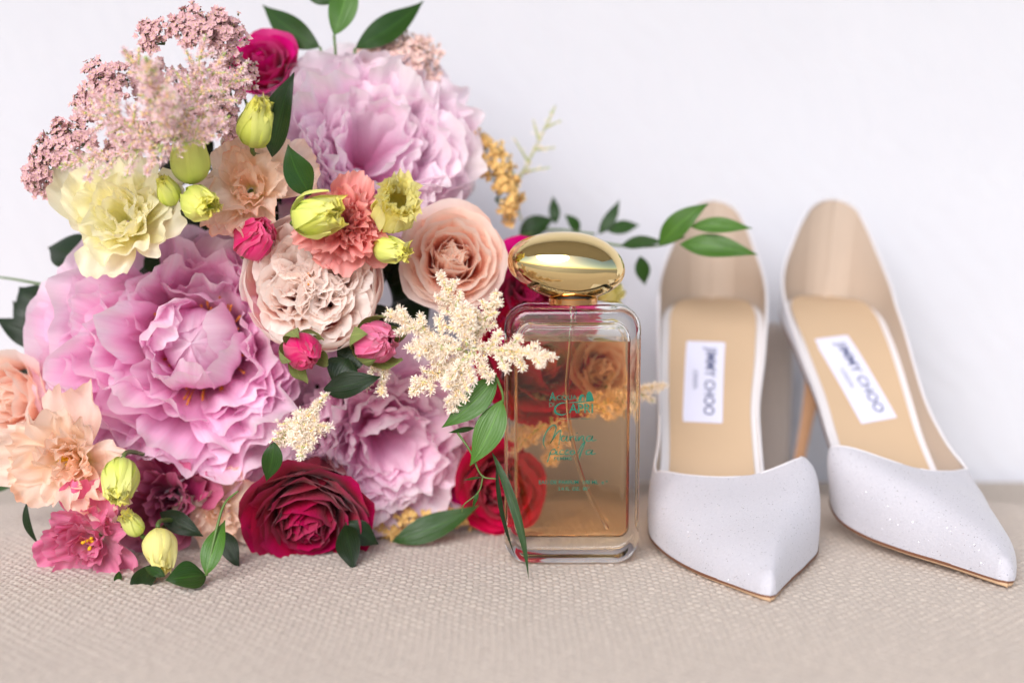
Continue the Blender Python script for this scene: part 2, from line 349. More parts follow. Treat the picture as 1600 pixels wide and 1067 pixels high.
def bottle():
    root=empty('perfume_bottle',(BX,BOT_Y,.02),label='rectangular clear glass bottle of amber perfume with a gold pebble-shaped cap',cat='perfume bottle')
    bev=[(BD,.42),(BD-.03,.27),(BD-.12,.12),(BD-.27,.03),(BD-.42,0)]
    ys=[-b for b,_ in bev]+[b for b,_ in bev[::-1]]; es=[e for _,e in bev]+[e for _,e in bev[::-1]]
    mb=MB()
    outs=[outline_offset(BW,BH,1.05,e,BH) for e in es]
    V,F=extrude_profile(outs,ys); mb.add(V,F)
    # cavity: narrower at depth, thick floor
    cb=1.12; ct=2*BH-.55; cw=BW-.46; cd=BD-.42
    ch=(ct-cb)/2; cz=(ct+cb)/2
    bev2=[(cd,.30),(cd-.06,.12),(cd-.2,.02),(cd-.35,0)]
    ys2=[-b for b,_ in bev2]+[b for b,_ in bev2[::-1]]; es2=[e for _,e in bev2]+[e for _,e in bev2[::-1]]
    def cav(e,d=0):
        o=outline_offset(cw+d,ch+d,.42,e,cz,rt=1.0)
        # dip of the shoulders on both sides of the neck
        for p in o:
            if p[1]>cz+ch*.7: p[1]-=.22*math.sin(min(1,abs(p[0])/cw)*math.pi)**2
        return o
    zl=at(895,536,YF)[2]
    def part(fn,low):
        V,F=extrude_profile([np.column_stack([o[:,0],fn(o[:,1],zl)]) for o in [cav(e) for e in es2]],ys2,flip=True)
        A=np.array(V); keep=[];mi=[]
        for f in F:
            P=A[list(f)]; flat=np.all(np.abs(P[:,2]-zl)<1e-6)
            if flat and not low: continue
            if flat:
                if np.ptp(P[:,0])*np.ptp(P[:,1])<1e-9: continue
                keep.append(tuple(f[::-1])); mi.append(1)
            else: keep.append(f); mi.append(0)
        return V,keep,mi
    V,F,_=part(np.maximum,False); mb.add(V,F)
    body=mb.build('glass_body',M['glass'],root)
    V,F,mi=part(np.minimum,True)
    bm_o=mesh('perfume',V,F,[M['perfume'],M['perfume_top']],root,matidx=mi)
    for o,ang in ((body,40),(bm_o,35)):
        o.data.set_sharp_from_angle(angle=R(ang))
    # dip tube
    def B(px,py,Y=BOT_Y): p=at(px,py,Y); return (p[0]-BX,Y-BOT_Y,p[2]-.02)
    tb=MB(); pts=spline([B(894,498),B(888,560),B(885,610),B(892,680),B(913,755),B(947,822)],24); tb.tube(pts,.085,10)
    tb.build('dip_tube',M['tube'],root)
    tb=MB(); tb.tube([B(895,482),B(894.5,492)],.18,12); tb.tube([B(894.5,492),B(894,502)],.11,12); tb.build('pump_stem',M['tube'],root)
    # collar
    cx=at(895,470,BOT_Y)[0]-BX
    def lathe(prof,name,mat,n=48,cx=cx):
        V=[(cx+r*math.cos(2*math.pi*k/n),r*math.sin(2*math.pi*k/n),z) for r,z in prof for k in range(n)]
        o=mesh(name,V,grid_faces(n,len(prof),wrap=True)+[tuple(range(n))[::-1],tuple(range((len(prof)-1)*n,len(prof)*n))],mat,root)
        o.data.set_sharp_from_angle(angle=R(35)); return o
    z0=ztop-.04; zc=at(895,466,BOT_Y-1)[2]; r=39*pxcm(BOT_Y)
    lathe([(r-.05,z0),(r,z0+.04),(r,zc-.1),(r-.05,zc-.06),(r-.12,zc-.06)],'collar',M['rosegold'])
    lathe([(r-.14,zc-.08),(r-.14,zc+.12)],'gasket',M['dark_ring'])
    # pebble cap
    c=at(885,416,BOT_Y); hw=92*pxcm(BOT_Y); hh=54*pxcm(BOT_Y); V=[]; nu,nv=64,40
    for j in range(nv+1):
        b=-math.pi/2+math.pi*j/nv
        for i in range(nu):
            a=2*math.pi*i/nu
            x=math.cos(a)*math.cos(b); y=math.sin(a)*math.cos(b); z=math.sin(b)
            s_=lambda q,e: math.copysign(abs(q)**e,q)
            X=hw*s_(x,.94); Z=hh*(s_(z,.96)); Yd=1.62*y
            if z<0: X*=1-.16*(z*z)*1.0; X+=.16*z*z*hw*.6
            X+=-.10*hw*z*.5*(1 if z>0 else .2)
            Z+=hh*.10*(-x)*(1-z*z)
            V.append((X+c[0]-BX,Yd,Z+c[2]-.02))
    mesh('cap',V,grid_faces(nu,nv+1,wrap=True),M['gold'],root)
    # printing
    Yp=-BD-.008
    def P(px,py): p=at(px,py,YF); return (p[0]-BX,p[2]-.02)
    def text(s,px,py,hpx,wpx,bold=0,name='lettering',ang=0):
        cu=bpy.data.curves.new('t','FONT'); cu.body=s; cu.size=1; cu.offset=bold; o=bpy.data.objects.new('t',cu); COL.objects.link(o)
        dg=bpy.context.evaluated_depsgraph_get(); me=bpy.data.meshes.new_from_object(o.evaluated_get(dg)); bpy.data.objects.remove(o)
        n=len(me.vertices); co=np.zeros(n*3); me.vertices.foreach_get('co',co); co=co.reshape(-1,3)
        lo,hi=co.min(0),co.max(0); pc=pxcm(YF); x0,zb=P(px,py)
        X=x0+(co[:,0]-lo[0])/(hi[0]-lo[0])*wpx*pc; Z=zb+(co[:,1]-lo[1])/(hi[1]-lo[1])*hpx*pc
        V=np.stack([X,np.full(n,Yp),Z],-1); F=[tuple(p.vertices) for p in me.polygons]
        return V,F
    m=MB()
    for a in (('A',858,626,14,11,.012),('CQUA',870,626,9,32,.008),('DI',858,635.5,7,8,.005),('APRI',889,645,15,38,.012),
              ('FEMME',866,718.5,5,28,.01),("EAU DE PARFUM  100 ML  e *",842,756,6.5,110,.012),('3.4 FL. OZ.  80\u00b0',872,766,6,50,.012)):
        V,F=text(*a); m.add(V,F)
    def ribbon(pts,wd,n=24):
        q=spline(pts,n) if len(pts)>2 else np.array(pts,float); q=np.array([P(*x) for x in q]); T=np.gradient(q,axis=0); T/=np.linalg.norm(T,axis=1)[:,None]+1e-9
        N=np.stack([-T[:,1],T[:,0]],-1); wv=np.interp(np.linspace(0,1,len(q)),np.linspace(0,1,len(wd)),wd)[:,None]*pxcm(YF)/2
        A=q+N*wv; Bq=q-N*wv; V=[(a[0],Yp,a[1]) for p in zip(A,Bq) for a in p]
        m.add(V,[(2*i,2*i+1,2*i+3,2*i+2) for i in range(len(q)-1)])
    ribbon([(886,629),(876,630),(868,636),(868,644),(877,648),(885,646)],[1,2.2,3,3.2,2.2,1])   # the big C
    ribbon([(888,629),(905,628),(928,626)],[.6,2.6,.8])
    def poly(pts): m.add([(P(*p)[0],Yp,P(*p)[1]) for p in pts],[tuple(range(len(pts)))])
    poly([(903,626),(905,619),(908,616),(911,616),(911,619),(909,621),(908.5,626)]); poly([(911,616),(913,618),(913.5,626),(912,626),(911.5,621),(911,619)])
    poly([(915.5,627),(916,617),(918.5,612),(922,611),(925,615),(928,626)])
    ribbon([(873,654),(903,654)],[.7,.7]); ribbon([(908,654),(922,654)],[.7,.7])
    hand=[[(852,700),(849,690),(853,676),(862,665),(869,667),(864,684),(860,692),(869,678),(876,672),(875,683),(873,695)],
          [(884,682),(879,681),(877,687),(882,688),(886,681),(885,688),(889,688)],[(890,681),(891,688),(892,683),(897,681)],
          [(900,681),(899,687),(903,688)],[(905,681),(904,688),(908,682),(912,682),(911,688),(914,688)],[(924,681),(918,682),(917,688),(922,688),(926,681),(925,688),(932,687)],[(901,676),(902,677)],
          [(862,702),(857,716),(855,722)],[(861,703),(867,702),(867,708),(859,710)],[(871,703),(869,709),(873,709)],[(881,703),(876,704),(875,709),(881,709)],[(889,703),(885,704),(883,709),(889,709)],
          [(896,703),(891,706),(893,710),(898,707),(896,703)],[(902,709),(909,696),(914,690),(911,699),(906,712),(905,718)],[(924,703),(917,704),(916,709),(921,709),(926,703),(924,709),(931,708)],[(872,698),(873,699)]]
    for h in hand: ribbon(h,[1.1,2.3,1.5,2.2,1.1] if len(h)>2 else [2,2],8*len(h))
    m.build('printed_lettering',M['print'],root,smooth=False)
bottle()

M['taupe']=weave_mat('taupe_fabric', srgb(186,174,167), srgb(172,160,153),.3)
def panel():  # stand-in for a taupe shape of unknown nature behind the shoes
    p0=at(1075,505,15.5); p1=at(1238,505,15.5); zt=p0[2]; mb=MB(); h=zt+2.2; w=(p1[0]-p0[0])/2
    outs=[rrect(w-e,h/2-e,.9-e*.5,6,0,h/2) for e in (.5,.15,0,0,.15,.5)]; V,F=extrude_profile(outs,[-.9,-.75,-.4,.4,.75,.9]); mb.add(V,F)
    o=mb.build('taupe_panel',M['taupe']); o.location=Vector(((p0[0]+p1[0])/2,15.5,-2.2))*S
    tag(o,'taupe fabric panel standing in for an unidentified shape between the two shoes','cushion')
panel()
# ------------------------------------------------------------------ shoes
def suede():
    t=NT('white_glitter_suede'); tc=t.n('ShaderNodeTexCoord').outputs['Object']
    vo=t.n('ShaderNodeTexVoronoi'); t.set(vo.inputs['Vector'],tc); vo.inputs['Scale'].default_value=3200
    sep=t.n('ShaderNodeSeparateColor'); t.set(sep.inputs[0],vo.outputs['Color'])
    fleck=t.ramp(sep.outputs[0],[(.985,(0,0,0)),(.99,(1,1,1))],'CONSTANT')
    n=t.noise(1100,4,tc); n2=t.noise(60,3,tc)
    c=t.mix(n, srgb(196,194,202), srgb(178,176,185)); c=t.mix(t.math('MULTIPLY',n2,.3),c,srgb(192,186,190))
    p=t.n('ShaderNodeBsdfPrincipled'); t.set(p.inputs['Base Color'],c); t.set(p.inputs['Metallic'],t.math('MULTIPLY',fleck,.8))
    t.set(p.inputs['Roughness'], t.math('SUBTRACT',.8,t.math('MULTIPLY',fleck,.55))); p.inputs['Sheen Weight'].default_value=.3
    vm=t.n('ShaderNodeVectorMath',operation='SUBTRACT'); t.set(vm.inputs[0],vo.outputs['Color']); vm.inputs[1].default_value=(.5,.5,.5)
    sc=t.n('ShaderNodeVectorMath',operation='SCALE'); t.set(sc.inputs[0],vm.outputs[0]); t.set(sc.inputs['Scale'],t.math('MULTIPLY',fleck,.9))
    ad=t.n('ShaderNodeVectorMath',operation='ADD'); t.set(ad.inputs[0],t.bump(n,.6,.0004)); t.set(ad.inputs[1],sc.outputs[0])
    nn=t.n('ShaderNodeVectorMath',operation='NORMALIZE'); t.set(nn.inputs[0],ad.outputs[0])
    t.set(p.inputs['Normal'],nn.outputs[0]); return t.finish(p.outputs[0])
M['suede']=suede()
M['lining']=plain('tan_leather_lining',srgb(190,170,153),.62,bump=(500,.2,.0003),var=(40,.86))
M['insole']=plain('tan_leather_insole',srgb(196,168,138),.55,bump=(500,.2,.0003),var=(30,.9))
M['binding']=plain('white_leather_binding',srgb(216,212,215),.5)
M['sole_edge']=plain('brown_sole_edge',srgb(120,78,56),.5,bump=(300,.3,.0004))
M['outsole']=plain('tan_outsole',srgb(204,170,136),.5)
M['copper']=plain('copper_heel_breast',srgb(206,160,124),.4,.15)
M['label']=plain('white_satin_label',srgb(214,214,234),.45,bump=(900,.2,.0003))
M['navy']=plain('navy_label_print',srgb(70,76,112),.6)
def shoe(name,label,sp):
    root=empty('pump_shoe',(sp['toe'][0],sp['toe'][1],0),label=label,cat='shoe',group='pair of white glitter pumps')
    ox,oy=sp['toe']
    I=lambda key,s: np.interp(s,sp[key][0],sp[key][1])
    def sm(key,s):   # smooth interpolation of a table
        xs,ys=np.array(sp[key][0]),np.array(sp[key][1]); s=np.clip(s,xs[0],xs[-1]); d=np.gradient(ys,xs)
        for i in range(1,len(xs)-1):
            if (ys[i]-ys[i-1])*(ys[i+1]-ys[i])<=0: d[i]=0
        i=np.clip(np.searchsorted(xs,s)-1,0,len(xs)-2); h=xs[i+1]-xs[i]; t=(s-xs[i])/h
        return ys[i]*(2*t**3-3*t*t+1)+h*d[i]*(t**3-2*t*t+t)+ys[i+1]*(-2*t**3+3*t*t)+h*d[i+1]*(t**3-t*t)
    roll=R(sp.get('roll',0)); zr=sp.get('lift',0)
    def world(s,x,z):
        """s along heel->toe, x across, z up; returns local coordinates with the shoe rolled about its length"""
        cx=sm('cx',s); cy=I('cy',s)
        X=x*np.cos(roll)+z*np.sin(roll); Z=-x*np.sin(roll)+z*np.cos(roll)
        return np.stack(np.broadcast_arrays(cx+X-ox, cy-oy, Z+zr),-1)
    zs=lambda s: sm('zs',s)
    def sect(s,side,phi,off=0,lift=0):
        """superellipse cross-section; side -1 left, +1 right; phi 0 at the sole edge, pi/2 at the ridge"""
        W=(sm('wl',s) if side<0 else sm('wr',s))-off; H=sm('H',s)-off; n=sm('n',s); rx=sm('ridge',s)
        c=np.clip(np.cos(phi),0,1)**(2/n); q=np.clip(np.sin(phi),0,1)**(2/n)
        W=W+(sm('vf',s) if side==sp['cut'] else sm('vo',s))*q
        x=side*np.maximum(W,0)*c+rx*(1-c)
        wg=sm('wing',s); wc=(1+(c if side==sp['cut'] else -c))*.5
        fl=sm('flare',s)*np.minimum(q*H,4.6)/4.6*side
        return x+fl*np.sin(np.clip(phi,0,np.pi/2)*2)**.5, zs(s)+.07+np.maximum(H,.05)*q+wg*q*wc
    def phi_of(s,h):  # angle at which the section reaches height h
        H=sm('H',s); n=sm('n',s); return np.arcsin(np.clip(h/H,0,1)**(n/2))
    sv=sp['throat']          # (s_left, s_mid, s_right)
    ss=np.unique(np.concatenate([np.linspace(0,1,22)**2*.12,np.linspace(.12,.5,22),np.linspace(.5,.66,60),np.linspace(.66,.94,30),1-np.linspace(.245,0,16)**2]))
    K=22
    def shell(off,topoff=0):
        mb=MB()
        for side in (-1,1):
            key='hl' if side<0 else 'hr'; V=[]; uv=[]
            for s in ss:
                h=sm(key,s)-topoff
                # closed over the toe beyond the throat
                T=sv[0] if side<0 else sv[2]; Tm=sv[1]
                pm=math.pi/2
                p_top=phi_of(s,max(h,.05))
                if s>=Tm: p_top=pm
                elif s>T:
                    a=(s-T)/(Tm-T); p_top=p_top+(pm-p_top)*a**.8 if True else pm
                for k in range(K+1):
                    ph=p_top*k/K
                    x,z=sect(s,side,ph,off); V.append(world(s,x,z).reshape(3)+np.array([0,off*(max(0,(s-.95)/.05)-max(0,1-s/.08)),0])); uv.append((k/K,s))
            V=np.array(V).reshape(-1,3); nrow=len(ss); F=grid_faces(K+1,nrow)
            if side<0: F=[f[::-1] for f in F]
            if off>0: F=[f[::-1] for f in F]
            mb.add(V,F,uv)
        return mb
    def weld(o):
        b_=bmesh.new(); b_.from_mesh(o.data); bmesh.ops.remove_doubles(b_,verts=b_.verts,dist=.00005); b_.to_mesh(o.data); b_.free(); return o
    up=weld(shell(0).build('upper',M['suede'],root))
    li=shell(.13,.0)
    li=weld(li.build('lining',M['lining'],root))
    # rim: rolled white edge along the topline, joining upper and lining
    mb=MB()
    for side in (-1,1):
        key='hl' if side<0 else 'hr'; pts=[]
        T=sv[0] if side<0 else sv[2]; Tm=sv[1]
        for s in ss[ss<=Tm+1e-6]:
            p_top=phi_of(s,max(sm(key,s),.05))
            if s>T: a=(s-T)/(Tm-T); p_top=p_top+(math.pi/2-p_top)*a**.8
            if s>=Tm: p_top=math.pi/2
            x,z=sect(s,side,p_top,.06); pts.append(world(s,x,z))
        pts=np.array(pts).reshape(-1,3)
        mb.tube(pts,.075,8)
    mb.build('topline_binding',M['binding'],root)
    # insole
    V=[];uv=[]; xs=np.linspace(-1,1,15); si=np.linspace(.006,.8,60)
    def iw(s): e=math.sqrt(max(0,1-(1-min(1,max(0,s-.004)/.1))**2)); return sp['insole']*e
    for s in si:
        for x in xs:
            W=(sm('wl',s) if x<0 else sm('wr',s)); W=min(W,3.1)*iw(s)
            V.append(world(s,x*W,zs(s)+.30+.05*x*x*2)); uv.append((x,s))
    mesh('insole',np.array(V).reshape(-1,3),[f[::-1] for f in grid_faces(15,60)],M['insole'],root,uv)
    V=[]
    for s in si:
        for x in xs:
            W=(sm('wl',s) if x<0 else sm('wr',s)); W=W*(.95 if s>.05 else 1.0)
            V.append(world(s,x*W,zs(s)+.14+.03*x*x))
    mesh('footbed_edge',np.array(V).reshape(-1,3),[f[::-1] for f in grid_faces(15,60)],M['binding'],root)
    # sole: slab with brown edge
    so=np.unique(np.concatenate([np.linspace(0,.06,12)**1.0,np.linspace(.07,.93,60),1-np.linspace(.26,0,18)**2])); so=np.resize(so,90) if len(so)>90 else np.concatenate([so,]); mb=MB(); rows=[]
    for s in so:
        e_=.03-.07*max(0,(s-.8)/.2); wl,wr=max(0,sm('wl',s)+e_),max(0,sm('wr',s)+e_)
        th=.20
        rows.append([world(s,-wl,zs(s)+.09),world(s,-wl,zs(s)-.03),world(s,-wl*.96,zs(s)-th+.10),world(s,-wl*.86,zs(s)-th+.05),world(s,0,zs(s)-th),world(s,wr*.86,zs(s)-th+.05),world(s,wr*.96,zs(s)-th+.10),world(s,wr,zs(s)-.03),world(s,wr,zs(s)+.09)])
    V=np.array(rows).reshape(-1,3); F=grid_faces(9,len(so)); m0=[0 if (k%8) in (0,7) else 1 for k in range(len(F))]
    F2=F+[tuple(range((len(so)-1)*9,len(so)*9))]; m0.append(0)
    mesh('sole',V,F2,[M['sole_edge'],M['outsole']],root,matidx=m0)
    # heel
    hs=sp['heel_tip']; n=20; prof=[(0,1.0),(.1,.74),(.22,.46),(.4,.25),(.6,.17),(.8,.15),(1,.16)]
    mb=MB(); V=[]; N=24; s_mid=.085; T0=world(s_mid,0.,zs(s_mid)-.16).reshape(3); 
    for q in np.linspace(0,1,22):
        r=np.interp(q,[p for p,_ in prof],[p for _,p in prof]); cxy=T0[:2]*(1-q)+np.array([hs[0]-ox,hs[1]-oy])*q; z=T0[2]*(1-q)
        yo=1.0*(1-q)**3
        for k in range(N):
            a=2*math.pi*k/N; V.append((cxy[0]+2.15*r*math.cos(a),cxy[1]+yo*.2+2.3*r*math.sin(a)*(1 if math.sin(a)>0 else .55),z+ (1.0*(1-q)**4)*(math.sin(a)*.35 if math.sin(a)<0 else 0)))
    F=grid_faces(N,22,wrap=True)+[tuple(range(21*N,22*N))]
    mi=[]
    for j in range(21):
        for i in range(N): a=2*math.pi*(i+.5)/N; mi.append(1 if (math.sin(a)<-.45) else 0)
    mi.append(0)
    mesh('heel',V,F,[M['suede'],M['copper']],root,matidx=mi)
    # label and its print, laid on the insole
    def onins(a,b,l): # a across (cm, + right), b along towards the toe (cm)
        s0,x0,ang=sp['label_at']; ca,sa=math.cos(ang),math.sin(ang)
        # arc length along the slope -> s
        ds=b*ca-a*sa; x=x0+a*ca+b*sa; s=s0+ds/sp['slope']
        return world(s,x,zs(s)+.30+l).reshape(3)
    hwid,hlen=.95,2.45
    V=[onins(a,b,.05) for b in np.linspace(-hlen,hlen,9) for a in np.linspace(-hwid,hwid,4)]
    lb=mesh('size_label',V,grid_faces(4,9),M['label'],root)
    def txt(s,a0,b0,lenb,ha,off=0):
        cu=bpy.data.curves.new('t','FONT'); cu.body=s; cu.offset=off; o=bpy.data.objects.new('t',cu); COL.objects.link(o)
        dg=bpy.context.evaluated_depsgraph_get(); me=bpy.data.meshes.new_from_object(o.evaluated_get(dg)); bpy.data.objects.remove(o)
        co=np.array([v.co[:] for v in me.vertices]); lo,hi=co.min(0),co.max(0); co=(co-lo)/(hi-lo+1e-9)
        return [onins(a0+c[1]*ha,b0+c[0]*lenb,.075) for c in co],[tuple(p.vertices) for p in me.polygons]
    mb=MB(); V,F=txt('JIMMY CHOO',-.12,-2.05,4.1,.68,.01); mb.add(V,F); V,F=txt('LONDON',-.52,-.55,1.1,.22); mb.add(V,F)
    t_=mb.build('label_lettering',M['navy'],lb,smooth=False)
    return root
S0=[0,.04,.1,.2,.32,.45,.56,.66,.74,.82,.9,.96,1]
ZS=([0,.06,.12,.2,.31,.43,.52,.6,.68,.76,.9,1],[9.75,9.75,9.35,8.3,6.1,3.5,1.8,.9,.4,.24,.2,.2])
HH=([0,.3,.45,.56,.62,.7,.8,.9,.96,.985,1],[8,7,5.0,2.25,2.2,2.25,2.0,1.5,1.0,.7,.1])
NN=([0,.45,.56,.63,.75,.88,1],[2.6,3.0,4.6,4.2,2.8,2.2,2.0])
FULL=([0,.02,.04,.07,.1,.15,.25,.35,.45,.53,.58,.64,1],[5.45,4.95,4.2,3.1,2.4,1.8,1.45,1.3,1.5,1.75,1.8,1.75,1.75])
CUT=([0,.02,.04,.07,.1,.15,.2,.27,.35,.45,.53,.565,.585,.64,1],[5.45,4.95,4.2,2.9,2.1,1.3,.8,.45,.35,.3,.25,.5,1.8,1.8,1.8])
WS=[0,.003,.012,.035,.065,.1,.16,.25,.38,.48,.56,.62,.7,.78,.86,.93,.975,.993,1]
WING=([0,.48,.57,.62,.70,.82,1],[0,0,1.5,1.45,1.0,.3,0])
left=dict(cut=1, vf=([0,.52,.60,.72,.85,1],[0,0,.35,.15,0,0]), vo=([0,1],[0,0]), wing=WING, toe=(10.22,-6.65), cx=([0,.1,.3,.55,.7,.85,1],[10.5,10.3,9.85,9.6,9.7,10.0,10.2]), cy=([0,1],[13.6,-6.65]),
  zs=ZS,
  wl=(WS,[0,.5,1.0,1.5,2.0,2.45,2.75,2.75,2.75,2.9,3.4,3.5,3.1,2.6,1.95,1.12,.55,.25,0]),
  wr=(WS,[0,.5,1.0,1.5,2.0,2.45,2.7,2.55,2.1,2.1,3.2,3.9,3.65,2.7,1.7,.9,.42,.2,0]),
  H=HH, n=NN, ridge=([0,.5,.62,.8,1],[0,0,.9,.8,0]),
  flare=([0,.05,.15,.4,.55,1],[0,.35,.5,.3,0,0]),
  hl=FULL, hr=CUT, throat=(.555,.645,.592), insole=.80, heel_tip=(10.3,12.6), label_at=(.30,-.5,R(-3)), slope=30.0)
shoe('left','white glitter pointed pump beside the perfume bottle, with a green leaf crossing its heel',left)
right=dict(cut=-1, vf=([0,.52,.60,.72,.85,1],[0,0,1.0,.5,0,0]), vo=([0,.3,.56,.7,1],[0,0,.45,0,0]), wing=WING, toe=(20.04,-5.04), cx=([0,.1,.3,.55,.7,.85,1],[15.75,15.65,16.35,17.6,18.7,19.6,20.1]), cy=([0,1],[13.6,-5.04]),
  zs=ZS, wl=(WS,[0,.5,1.0,1.5,2.0,2.45,2.7,2.5,2.1,2.2,3.1,3.3,2.9,2.3,1.55,.92,.48,.24,0]),
  wr=(WS,[0,.5,1.0,1.5,2.0,2.45,2.75,2.75,2.75,2.9,3.1,3.1,2.75,2.25,1.65,1.0,.52,.26,0]),
  H=HH, n=NN, ridge=([0,.5,.62,.8,1],[0,0,-.6,-.3,0]), flare=([0,.05,.15,.4,.55,1],[0,.35,.6,.6,.1,0]),
  hl=CUT, hr=FULL, throat=(.592,.645,.555), insole=.80, heel_tip=(14.8,12.4), label_at=(.30,.0,R(15)), slope=28.0, roll=4, lift=.1)
shoe('right','white glitter pointed pump at the far right with its copper-fronted heel in view',right)
# ------------------------------------------------------------------ petals and flower heads
def petal(parent, mat, L, W, th, phi, r0=0, z0=0, k=.3, base=.25, vm=.7, tipr=.3, tipp=2.4, ruf=.15, rf=2.5, crump=.05, jag=0, nu=11, nv=10, kflat=0, name='petal', notch=0, end=.0, yaw=0, rg=None, side=0):
    rg=rg or rng
    u=np.linspace(-1,1,nu)[None,:]; v=np.linspace(0,1,nv)[:,None]
    jg=rg.random(nu)[None,:]-.5; nc=(rg.random()-.5)*.7
    vt=1-tipr*np.abs(u)**tipp - jag*jg - notch*np.exp(-((u-nc)/.34)**2)
    Vv=v*vt
    wv=W*(base+(1-base)*np.sin(np.pi/2*np.clip(Vv/vm,0,1)))*(1-end*np.clip((Vv-vm)/(1-vm),0,1)**2)
    fine=np.linspace(0,1.15,60); thf=np.interp(fine,np.linspace(0,1,len(th)),th); thf=np.radians(thf); df=fine[1]*L
    Rf=r0+np.concatenate([[0],np.cumsum(np.sin(thf[:-1])*df)]); Zf=z0+np.concatenate([[0],np.cumsum(np.cos(thf[:-1])*df)])
    Rv=np.interp(Vv,fine,Rf); Zv=np.interp(Vv,fine,Zf); T=np.interp(Vv,fine,thf)
    K=np.maximum(k*(1-kflat*Vv),1e-3)
    X=np.sin(np.clip(u*wv*K,-2.8,2.8))/K; off=(1-np.cos(np.clip(u*wv*K,-2.8,2.8)))/K
    p=rg.random(6)*6.28
    rr=W*ruf*Vv**2*(.6*np.sin(rf*np.pi*u+p[0]+2*Vv)+.4*np.sin(rf*1.9*np.pi*u+p[1]+Vv*3))*(.35+.65*np.abs(u))
    fr=np.clip((Vv-.72)/.28,0,1)**1.5
    rr=rr+W*(jag*2.2+.008)*fr*np.sin(13*u+p[5]+1.5*np.sin(4*u+p[4]))
    off=off+rr+W*crump*np.sin(4*u+5*Vv+p[2])*Vv+W*crump*.6*np.sin(9*u-7*Vv+p[3])*Vv
    X=X*(1+.05*np.sin(5*Vv+p[4]))+side*L*Vv**2
    rad=Rv-off*np.cos(T); z=Zv+off*np.sin(T)
    c,s_=math.cos(phi),math.sin(phi)
    x=rad*c-X*s_; y=rad*s_+X*c
    P=np.stack([x,y,z],-1).reshape(-1,3)
    if yaw:   # turn the petal about its own middle, so that it does not face the axis squarely
        b=np.array([r0*c,r0*s_,z0]); Q=P-b; cy,sy=math.cos(yaw),math.sin(yaw)
        P=np.stack([Q[:,0]*cy-Q[:,1]*sy,Q[:,0]*sy+Q[:,1]*cy,Q[:,2]],-1)+b
    UV=np.stack([np.broadcast_to(u*.5+.5,Vv.shape),Vv],-1).reshape(-1,2)
    return mesh(name,P,grid_faces(nu,nv),mat,parent,UV)
GA=2.399963
def U(a,b): return a+(b-a)*rng.random()
def head(name,px,py,Y,face,label,cat,group,roll=0):
    """an Empty at the middle of the flower; +Z is the way the flower faces"""
    return empty(name,at(px,py,Y),quat_to(face,roll),label,cat,group)
def stem_part(root, ln=4, r=.22, mat=None, bend=(0,0)):
    d=root.rotation_quaternion.inverted()@Vector((0.1,1,-.15)); d=np.array(d)*ln
    mb=MB(); mb.tube(bez((0,0,-.15),(0,0,-.15-min(.7,ln*.3)),tuple(d),8),r,8); return mb.build('stem',mat or M['stem'],root)
def blob(mb,c,r,n=6,sq=1,m=0):
    V=[];
    for j in range(n//2+1):
        b=-math.pi/2+math.pi*j/(n//2)
        for i in range(n): a=2*math.pi*i/n; V.append((c[0]+r*math.cos(a)*math.cos(b),c[1]+r*math.sin(a)*math.cos(b),c[2]+r*sq*math.sin(b)))
    mb.add(V,grid_faces(n,n//2+1,wrap=True),m=m)
def stamens(root,n,rad,h,mat,spread=.5,thick=.03,z0=0):
    mb=MB()
    for i in range(n):
        a=rng.random()*6.28; r=rad*math.sqrt(rng.random()); hh=h*U(.7,1.1); e=r*(1+spread)
        mb.tube([(r*.5*math.cos(a),r*.5*math.sin(a),z0),(r*math.cos(a),r*math.sin(a),z0+hh*.6),(e*math.cos(a),e*math.sin(a),z0+hh)],[thick,thick*.8,thick*2],5)
    return mb.build('stamens',mat,root)

